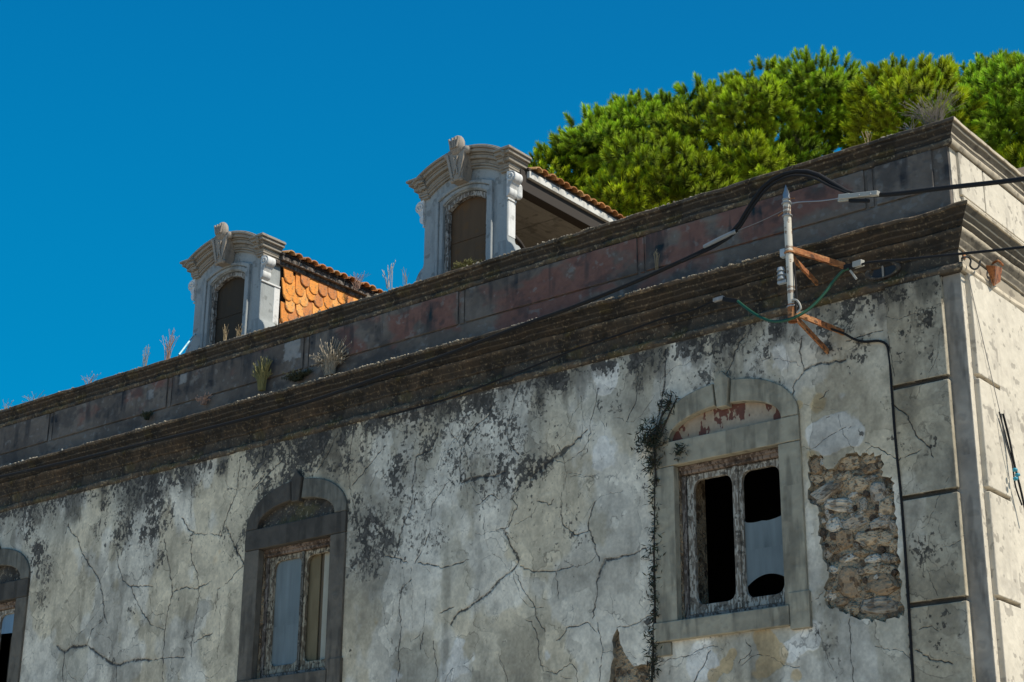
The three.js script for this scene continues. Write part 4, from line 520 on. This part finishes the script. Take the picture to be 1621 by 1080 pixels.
tag(mesh('cable_sleeve', [tube([[-1.999, 8.463, 0.52], [-2.204, 8.448, 0.49], [-2.405, 8.425, 0.46]], .022, 8)], tint(M.paint, .34, .37, .40)), 'grey sleeve around the thick cable left of the mast', 'sleeve');
{
  const c = thing('tension_clamp', 'white wedge clamp holding the thick black cable right of the mast', 'clamp');
  mesh('body', [bar([-0.765, 8.384, 0.74], [-0.353, 8.287, 0.8], .05, .045), bar([-0.783, 8.386, 0.73], [-0.664, 8.358, 0.75], .03, .07)], M.white, c);
  mesh('wedge', [bar([-0.667, 8.321, 0.75], [-0.454, 8.245, 0.79], .03, .03)], M.cable, c);
  mesh('rivet', [uvm(new THREE.SphereGeometry(.009, 6, 5).translate(-0.54, 8.318, 0.81))], M.metal, c); mesh('rivet', [uvm(new THREE.SphereGeometry(.009, 6, 5).translate(-0.418, 8.289, 0.83))], M.metal, c);
  const w = thing('cable_clamp', 'small white anchor clamp at the end of the thin black cable above the green loop', 'clamp');
  mesh('cap', [bar([-0.811, 7.822, 0.46], [-0.702, 7.805, 0.5], .05, .06)], M.white, w); mesh('wedge', [bar([-0.918, 7.831, 0.44], [-0.812, 7.816, 0.46], .04, .05)], M.cable, w); mesh('tail', [bar([-0.858, 7.787, 0.45], [-0.805, 7.69, 0.44], .02, .02)], M.white, w);
  const e = thing('cable_clamp', 'small grey clamp under the bed moulding where the green cable ends', 'clamp');
  mesh('cap', [bar([-2.479, 7.96, 0.2], [-2.35, 7.955, 0.22], .035, .04)], tint(M.paint, .45, .45, .46), e); mesh('wedge', [bar([-2.351, 7.936, 0.22], [-2.153, 7.846, 0.29], .04, .045)], M.cable, e);
}
// ------------------------------------------------------------------ fittings on the sunny side wall
{
  const h = thing('wall_hook', 'curved dark iron hook under the corner of the cornice', 'hook');
  mesh('hook', [tube([[0.02, 7.812, -0.021], [0.09, 7.777, 0.123], [0.09, 7.824, -0.017], [0.1, 7.801, -0.03], [0.1, 7.737, -0.005], [0.1, 7.727, -0.069], [0.1, 7.785, -0.187], [0.1, 7.866, -0.243]], .009, 6)], M.cable, h); mesh('hook_plate', box(.005, .02, 7.86, 7.92, -.12, -.07, .003), M.rust, h);
  const l = thing('rusty_bracket', 'rusty folded iron bracket hanging below the side cornice', 'bracket'), p = [[-0.502, 7.928], [-0.834, 8.045], [-0.771, 7.883], [-0.603, 7.746]], s = poly(p.map((q) => [-q[0], q[1]])), g = slab(s, 0, .03, .003); g.rotateY(-Math.PI / 2); 
  const gg = slab(poly(p.map((q) => [q[0], q[1]]).reverse()), .0, .012, .002); gg.rotateY(-Math.PI / 2); gg.scale(-1, 1, 1); gg.translate(0, 0, 0);
  const plate = (x, pts) => { const A = []; for (const q of pts) A.push(new THREE.Vector3(x, q[1], q[0])); return A; };
  const tri = (a, b, c2, th) => { const n = b.clone().sub(a).cross(c2.clone().sub(a)).normalize().multiplyScalar(th), G = new THREE.BufferGeometry(), V = [a, b, c2, a.clone().add(n), b.clone().add(n), c2.clone().add(n)]; G.setAttribute('position', new THREE.Float32BufferAttribute(V.flatMap((v) => v.toArray()), 3)); G.setIndex([0, 2, 1, 3, 4, 5, 0, 1, 4, 0, 4, 3, 1, 2, 5, 1, 5, 4, 2, 0, 3, 2, 3, 5]); const N = G.toNonIndexed(); N.computeVertexNormals(); return uvm(N); };
  const a = new THREE.Vector3(0.06, 7.906, -0.462), b = new THREE.Vector3(0.16, 7.861, -0.422), c = new THREE.Vector3(0.1, 7.699, -0.495), e = new THREE.Vector3(0.07, 7.992, -0.806), f = new THREE.Vector3(0.07, 7.826, -0.728);
  mesh('fold', [tri(a, c, b, .006)], M.rust, l); mesh('fold', [tri(b, c, e, .006), tri(e, c, f, .006)], tint(M.rust, .8, .7, .7), l);
  mesh('pin', [tube([[0.05, 7.992, -0.654], [0.12, 7.983, -0.607], [0.12, 7.976, -0.718]], .012, 6)], M.rust, l);
  const r = thing('cable_rod', 'dark bundle of rods with a blue ceramic insulator leaning on the sunny side wall', 'rod');
  mesh('rod', [tube([[0.08, 6.464, -0.402], [0.08, 6.263, -0.493], [0.1, 6.034, -0.532], [0.1, 5.809, -0.563], [0.1, 5.658, -0.665]], .008, 6)], M.cable, r); mesh('rod', [tube([[0.1, 6.451, -0.434], [0.1, 6.237, -0.523], [0.12, 6.002, -0.533], [0.12, 5.79, -0.621], [0.12, 5.548, -0.702]], .011, 6)], M.cable, r); mesh('rod', [tube([[0.1, 6.44, -0.392], [0.1, 6.24, -0.416], [0.12, 5.941, -0.52]], .006, 5)], M.greyCable, r);
  const ins = []; for (const [px, py] of [[-0.486, 5.935], [-0.532, 5.9], [-0.481, 5.853]].map((q) => q)) { const g2 = new THREE.SphereGeometry(.025, 10, 8); g2.scale(1, .7, 1); g2.translate(.14, py, px); ins.push(uvm(g2)); }
  mesh('insulator', ins, M.teal, r);
  tag(mesh('stay_wire', [tube([[0.06, 7.687, -0.029], [0.07, 7.193, -0.174], [0.09, 6.46, -0.392]], .0035, 5)], M.wire), 'fine wire hanging from the corner of the side wall down to the rods', 'wire');
}
// pale strut beside the left dormer
tag(mesh('strut', [tube([[-11.036, 9.398, -0.25], [-11.306, 9.712, -0.6], [-11.724, 10.139, -1.1]], .012, 6)], tint(M.paint, .7, 1.1, 1.2)), 'pale blue rod leaning against the left side of the tiled dormer', 'rod');
// broken tiles on the parapet
{
  const d = thing('tile_debris', 'broken orange tile fragments lying on the parapet in front of the pine', 'tile debris'), R = rng(3);
  for (let i = 0; i < 9; i++) { const t = i / 8, g = slab(poly(jag([[-.08, -.05], [.08, -.06], [.09, .05], [-.05, .06]], .015, .06, i + 5)), 0, .018, .003), o = mesh('fragment', g, tint(M.clay, 1, 1.2, 1.4), d); o.position.set(lerp(-3.35, -2.75, t), 9.215 + R() * .03, -.12 - R() * .12); o.rotation.set(-1.2 + (R() - .5) * .8, R() * 3, (R() - .5) * .5); }
}
// small stones and lime crumbs on the cornice ledge
{ const d = thing('lime_crumb', 'white lime crumbs lying on the cornice ledge at the far left', 'rubble'); for (const [x, y, s] of [[-13.85, 8.324, .03], [-13.581, 8.321, .035], [-13.414, 8.327, .03], [-12.716, 8.326, .03]]) mesh('crumb', uvm(new THREE.DodecahedronGeometry(s * .55, 1).translate(x, 8.283, .212)), M.white, d); }

// ------------------------------------------------------------------ weeds, vine
function weedGeo(seed, n, h, spread, droop, rad) {
  rad *= .7; n = Math.round(n * 1.5);
  const R = rng(seed), out = [];
  for (let i = 0; i < n; i++) { const a = R() * 6.28, s = spread * (.3 + R() * .7), H = h * (.5 + R() * .5), bx = (R() - .5) * spread * .5, bz = (R() - .5) * .06, pts = [[bx, -.02, bz], [bx + Math.cos(a) * s * .35, H * .5, bz + Math.sin(a) * s * .15], [bx + Math.cos(a) * s, H * (1 - droop * R()), bz + Math.sin(a) * s * .4]];
    out.push(uvm(new THREE.TubeGeometry(new THREE.CatmullRomCurve3(pts.map((p) => new THREE.Vector3(...p))), 5, rad * (.6 + R() * .6), 3)));
    if (R() < .5) { const k = new THREE.OctahedronGeometry(rad * 1.9, 0); k.scale(1, 3, 1); k.translate(...pts[2]); out.push(uvm(k)); } }
  return out;
}
const straw = plain(.36, .27, .15, .9), greyTwig = plain(.22, .19, .155, .9), olive = plain(.16, .15, .045, .9), rosy = plain(.42, .27, .2, .9), dark = plain(.035, .04, .02, .95);
const weed = (label, x, y, z, seed, n, h, sp, mat, droop = .3, rad = .0035) => { const o = mesh('dry_weed', weedGeo(seed, n, h, sp, droop, rad), mat); o.position.set(x, y, z); return tag(o, label, 'weed', undefined); };
weed('bushy dry grass clump hanging over the cornice right of the tiled dormer', -7.825, 8.348, 0.13, 31, 170, .46, .28, plain(.36, .30, .22, .9), .6, .0055);
weed('yellowish dry plant standing on the cornice below the tiled dormer', -8.981, 8.397, 0.13, 32, 130, .44, .14, plain(.24, .21, .08, .9), .35, .0055);
weed('low brown weed on the cornice below the pale strut', -10.041, 8.434, 0.12, 33, 50, .12, .14, rosy, .5, .004);
weed('pinkish dry stalks on the coping left of the pale strut', -11.017, 9.283, -0.05, 34, 26, .42, .17, rosy, .2);
weed('sparse dry stalks on the coping, second group from the left dormer', -11.483, 9.278, -0.05, 35, 9, .32, .1, straw, .2);
weed('low dry stalks on the coping midway to the left edge', -12.633, 9.233, -0.05, 36, 14, .22, .22, rosy, .3);
weed('short dry grass on the coping near the left edge', -13.888, 9.229, -0.05, 37, 14, .2, .3, straw, .3);
weed('tiny dry grass at the left edge of the coping', -14.472, 9.232, -0.05, 38, 8, .2, .14, straw, .3);
weed('two tall pale stalks between the two dormers', -7.088, 9.321, -0.05, 39, 8, .34, .1, plain(.4, .36, .32, .9), .1, .005);
weed('faint short stalks left of the open dormer', -6.828, 9.304, -0.05, 40, 7, .24, .08, greyTwig, .2);
weed('bare grey twiggy shrub on the coping at the corner', -0.199, 9.295, -0.15, 41, 80, .36, .34, greyTwig, .25, .0026);
weed('thin bent twigs on the coping left of the grey shrub', -0.424, 9.265, -0.1, 42, 12, .2, .16, greyTwig, .3);
weed('single dry stem on the coping above the loop of cable', -0.865, 9.261, -0.1, 43, 5, .2, .05, straw, .1);
weed('thin dry stem on the cornice below the open dormer', -3.186, 8.509, 0.12, 44, 6, .26, .03, straw, .1);
weed('dry stalk in front of the board of the tiled dormer', -9.972, 9.31, -0.1, 45, 7, .26, .05, straw, .1);
weed('short dry tuft at the foot of the tiled dormer opening', -9.717, 9.338, -0.1, 46, 8, .14, .08, straw, .3);
weed('dry yellow moss tuft at the foot of the open dormer', -5.93, 9.274, -0.05, 47, 60, .09, .22, olive, .5, .004);
weed('dry weed on the eaves of the tiled dormer', -10.112, 10.889, -2.6, 48, 26, .26, .22, rosy, .3);
weed('dark moss cushion on the cornice at left', -11.127, 8.446, 0.12, 49, 60, .10, .11, dark, .6, .006);
weed('dark moss cushion on the cornice between the two dry clumps', -8.385, 8.405, 0.12, 50, 90, .10, .26, dark, .6, .006);
{
  const v = thing('climbing_plant', 'dark straggling creeper growing down the wall left of the near window', 'creeper'), R = rng(91);
  const line = [[-3.124,7.061],[-3.218,6.948],[-3.285,6.698],[-3.31,6.312],[-3.328,5.868],[-3.346,5.431],[-3.348,5.061],[-3.372,4.698],[-3.403,4.311]];
  mesh('stem', [tube(line.map((p, i) => [p[0], p[1], .055]), .012, 5), tube([[-3.028, 7.1, 0.06], [-3.116, 6.95, 0.07], [-3.241, 6.747, 0.06]], .008, 5), tube([[-3.316, 6.761, 0.06], [-3.306, 6.561, 0.07], [-3.291, 6.238, 0.06]], .008, 5)], M.darkwood, v);
  const leaf1 = new THREE.BufferGeometry(); leaf1.setAttribute('position', new THREE.Float32BufferAttribute([0, 0, 0, .13, .55, .06, 0, 1.25, .02, 0, 0, 0, 0, 1.25, .02, -.13, .55, .05], 3)); leaf1.computeVertexNormals();
  const clumps = [[-3.338,6.707,0.144, 210], [-3.283,6.763,0.118, 110], [-3.321,6.476,0.065, 80], [-3.124,7.061,0.092, 60], [-3.005,6.549,0.058, 40], ...line.slice(3).flatMap((p, i, L) => i ? [0, 1, 2, 3, 4, 5].map((k) => [lerp(L[i - 1][0], p[0], k / 6) + (R() - .5) * .05, lerp(L[i - 1][1], p[1], k / 6), .025 + R() * .05, 5 + Math.floor(R() * 12)]) : [])], n = clumps.reduce((s, c) => s + c[3] * 2, 0), im = new THREE.InstancedMesh(leaf1, plain(.02, .024, .013, .85, { side: THREE.DoubleSide }), n), o = new THREE.Object3D(); let i = 0; const col = new THREE.Color();
  for (const [x, y, r, c] of clumps) for (let k = 0; k < c * 2; k++) { const a = R() * 6.28, q = R() * r * 1.5; o.position.set(x + Math.cos(a) * q, y + Math.sin(a) * q, .05 + R() * .09 * Math.min(1, r * 8)); o.rotation.set((R() - .5) * 2, (R() - .5) * 2, R() * 6.28); o.scale.setScalar(.03 + R() * .035); o.updateMatrix(); im.setMatrixAt(i, o.matrix); im.setColorAt(i++, col.setRGB(.7 + R() * .9, .7 + R() * .7, .6 + R() * .6)); }
  im.name = 'leaves'; im.userData.kind = 'stuff'; im.castShadow = im.receiveShadow = true; v.add(im);
}

// ------------------------------------------------------------------ the pine behind the house
{
  const t = thing('pine_tree', 'large umbrella pine with bright green crown rising behind the house', 'tree'), R = rng(2024);
  const C = new THREE.Vector3(-7.6, 16.6, -17.6), right = new THREE.Vector3(.78, 0, -.627), away = new THREE.Vector3(-.627, 0, -.78), up = new THREE.Vector3(0, 1, 0);
  const at = (a, b, c) => C.clone().addScaledVector(right, a).addScaledVector(up, b).addScaledVector(away, c);
  const root = new THREE.Vector3(C.x + .8, 0, C.z - 1.2), fork = new THREE.Vector3(C.x + .4, 12.5, C.z - .6);
  const trunk = new THREE.LatheGeometry([[.62, 0], [.46, .6], [.40, 4], [.34, 9], [.30, 12.6], [0, 12.9]].map((p) => new THREE.Vector2(...p)), 14); trunk.translate(0, 0, 0);
  const tp = trunk.attributes.position; for (let i = 0; i < tp.count; i++) { const y = tp.getY(i), f = y / 12.9; tp.setX(i, tp.getX(i) + lerp(root.x, fork.x, f) + Math.sin(y * .5) * .12); tp.setZ(i, tp.getZ(i) + lerp(root.z, fork.z, f)); }
  mesh('trunk', uvm(trunk), M.bark, t);
  const lobes = []; // [a, b, c, radius] in crown axes
  const rim = [[-9.5, -.6], [-8.6, .17], [-8, .87], [-7.4, 1.36], [-6.7, 1.65], [-6.1, 1.85], [-5.4, 2.15], [-4.9, 2.35], [-4.2, 2.5], [-3.5, 2.42], [-2.6, 2.25], [-1.4, 2.42], [-.4, 2.3], [.4, 2.65], [1, 2.5], [3, 2.3], [8, 1.2]];
  const rimAt = (a) => { for (let i = 1; i < rim.length; i++) if (a <= rim[i][0]) { const t = clamp((a - rim[i - 1][0]) / (rim[i][0] - rim[i - 1][0])); return lerp(rim[i - 1][1], rim[i][1], t); } return 1; };
  const top = (a, c) => Math.min(3.1 * Math.sqrt(Math.max(0, 1 - (a / 10.4) ** 2 - (c / 7) ** 2)) - .75, rimAt(a + (c + 2) * -.02) + (c + 2) * .55);
  for (let a = -9.2; a < 6; a += 1.42) for (let c = -6.6; c < 2; c += 1.42) {
    const A = a + (R() - .5) * 1.2, Cc = c + (R() - .5) * 1.2, r = .6 + R() * .42; if ((A / 10) ** 2 + (Cc / 6.9) ** 2 > 1) continue; lobes.push([A, top(A, Cc) - r * .98 - R() * R() * .9, Cc, r]);
  }
  for (let a = -9; a < 5; a += .62) for (const c of [-2.2]) { const A = a + (R() - .5) * .4, r = .48 + R() * .26, lim = rimAt(A + (c + 2) * -.02) + (c + 2) * .55; lobes.push([A, lim - r * 1.12 - (R() * R()) * .25 - (c < -3 ? .25 : 0), c, r]); }
  for (let k = 0; k < 26; k++) { const ph = lerp(Math.PI * 1.02, Math.PI * 1.72, R()), f = .6 + R() * .28, A = Math.cos(ph) * 9.9 * f, Cc = Math.sin(ph) * 6.7 * f, r = .55 + R() * .4; lobes.push([A, Math.min(-.9 - R() * 2.2, top(A, Cc) - r), Cc, r]); }
  for (let i = 0; i < 70; i++) { const A = -8.2 + R() * 13.5, Cc = -3.2 + R() * 3.6; lobes.push([A, Math.min(-.6, top(A, Cc) - 1.3) - R() * 2.4, Cc, .95]); };
  lobes.push([-6.85, -2.55, -6.5, .85], [-6.2, -2.75, -6.6, .75], [-7.35, -3.0, -6.5, .65], [-5.3, -2.2, -6.6, .5], [-4.85, -2.5, -6.6, .55], [.35, 2.0, -2.4, .42], [.45, 1.5, -2.6, .6], [.15, 1.1, -2.6, .6], [-8.3, -.2, -2.2, .55], [-7.7, .35, -2.2, .5]);
  const limbs = []; for (let i = 0; i < 26; i++) { const q = lobes[Math.floor(R() * lobes.length)], e = at(q[0] * .92, q[1] - .3, q[2] * .92), m = fork.clone().lerp(e, .5); m.y = lerp(fork.y, e.y, .3); limbs.push(tube([[fork.x, fork.y - .4, fork.z], m.toArray(), e.toArray()], .07, 6)); }
  mesh('limbs', limbs, M.bark, t).userData.kind = 'stuff';
  // a tuft: a short shoot set round with needles that sweep forward
  const tuft = (seed, n) => {
    const r = rng(seed), pos = [], col = [];
    for (let i = 0; i < n; i++) { const s = i / n, a = i * 2.4 + r(), base = s * .15, el = lerp(.25, 1.4, s * s) + (r() - .5) * .3, L = .10 + r() * .025, w = .0125, ca = Math.cos(a), sa = Math.sin(a), tx = ca * Math.cos(el) * L, ty = base + Math.sin(el) * L, tz = sa * Math.cos(el) * L; pos.push(-sa * w, base, ca * w, sa * w, base, -ca * w, tx, ty, tz); const q = .22 + .35 * s, e = .55 + 1.35 * s; col.push(q, q, q, q, q, q, e, e, e); }
    const g = new THREE.BufferGeometry(); g.setAttribute('position', new THREE.Float32BufferAttribute(pos, 3)); g.setAttribute('color', new THREE.Float32BufferAttribute(col, 3)); g.computeVertexNormals(); return g;
  };
  const mat = new THREE.MeshPhysicalMaterial({ color: 0xffffff, roughness: .75, specularIntensity: .25, side: THREE.DoubleSide, transmission: .22, thickness: 0, vertexColors: true }); mat.color.setRGB(.33, .43, .018);
  const per = lobes.map((q) => Math.round(q[3] * q[3] * 200)), total = per.reduce((s, n) => s + n, 0), kinds = [tuft(1, 64), tuft(2, 64), tuft(3, 64)], ims = kinds.map((g) => new THREE.InstancedMesh(g, mat, Math.ceil(total / 3))), at3 = [0, 0, 0], o = new THREE.Object3D(), dir = new THREE.Vector3(), col = new THREE.Color(), Y = new THREE.Vector3(0, 1, 0);
  lobes.forEach((q, li) => {
    const c = at(q[0], q[1], q[2]), tone = .7 + R() * .6, yel = R();
    for (let k = 0; k < per[li]; k++) {
      const u = R() * 1.25 - .25, ph = R() * 6.283, s = Math.sqrt(1 - u * u), depth = k % 4 ? 1 : .7; dir.set(s * Math.cos(ph), u * .85 + .12, s * Math.sin(ph)).normalize();
      const bump = .7 + .6 * fbm(dir.x * 2 + li * 3.1 + 30, dir.y * 2 + dir.z * 2 + 30, 2), v = li % 3, slot = (li + k) % 3; if (at3[slot] >= ims[slot].count) continue;
      o.position.copy(c).addScaledVector(dir, q[3] * bump * depth); dir.y = dir.y * .6 + .55; dir.x += (R() - .5) * .35; dir.z += (R() - .5) * .35; o.quaternion.setFromUnitVectors(Y, dir.normalize()); o.rotateY(R() * 6.28); o.scale.setScalar(.82 + R() * .5); o.updateMatrix();
      ims[slot].setMatrixAt(at3[slot], o.matrix); const z = tone * (.8 + R() * .4); ims[slot].setColorAt(at3[slot]++, col.setRGB(z * lerp(.8, 1.12, yel), z, z * lerp(1.3, .6, yel)));
    }
  });
  ims.forEach((im, k) => { im.count = at3[k]; im.name = 'crown'; im.userData.kind = 'stuff'; im.castShadow = im.receiveShadow = true; t.add(im); });
}
renderer.render(scene, camera);
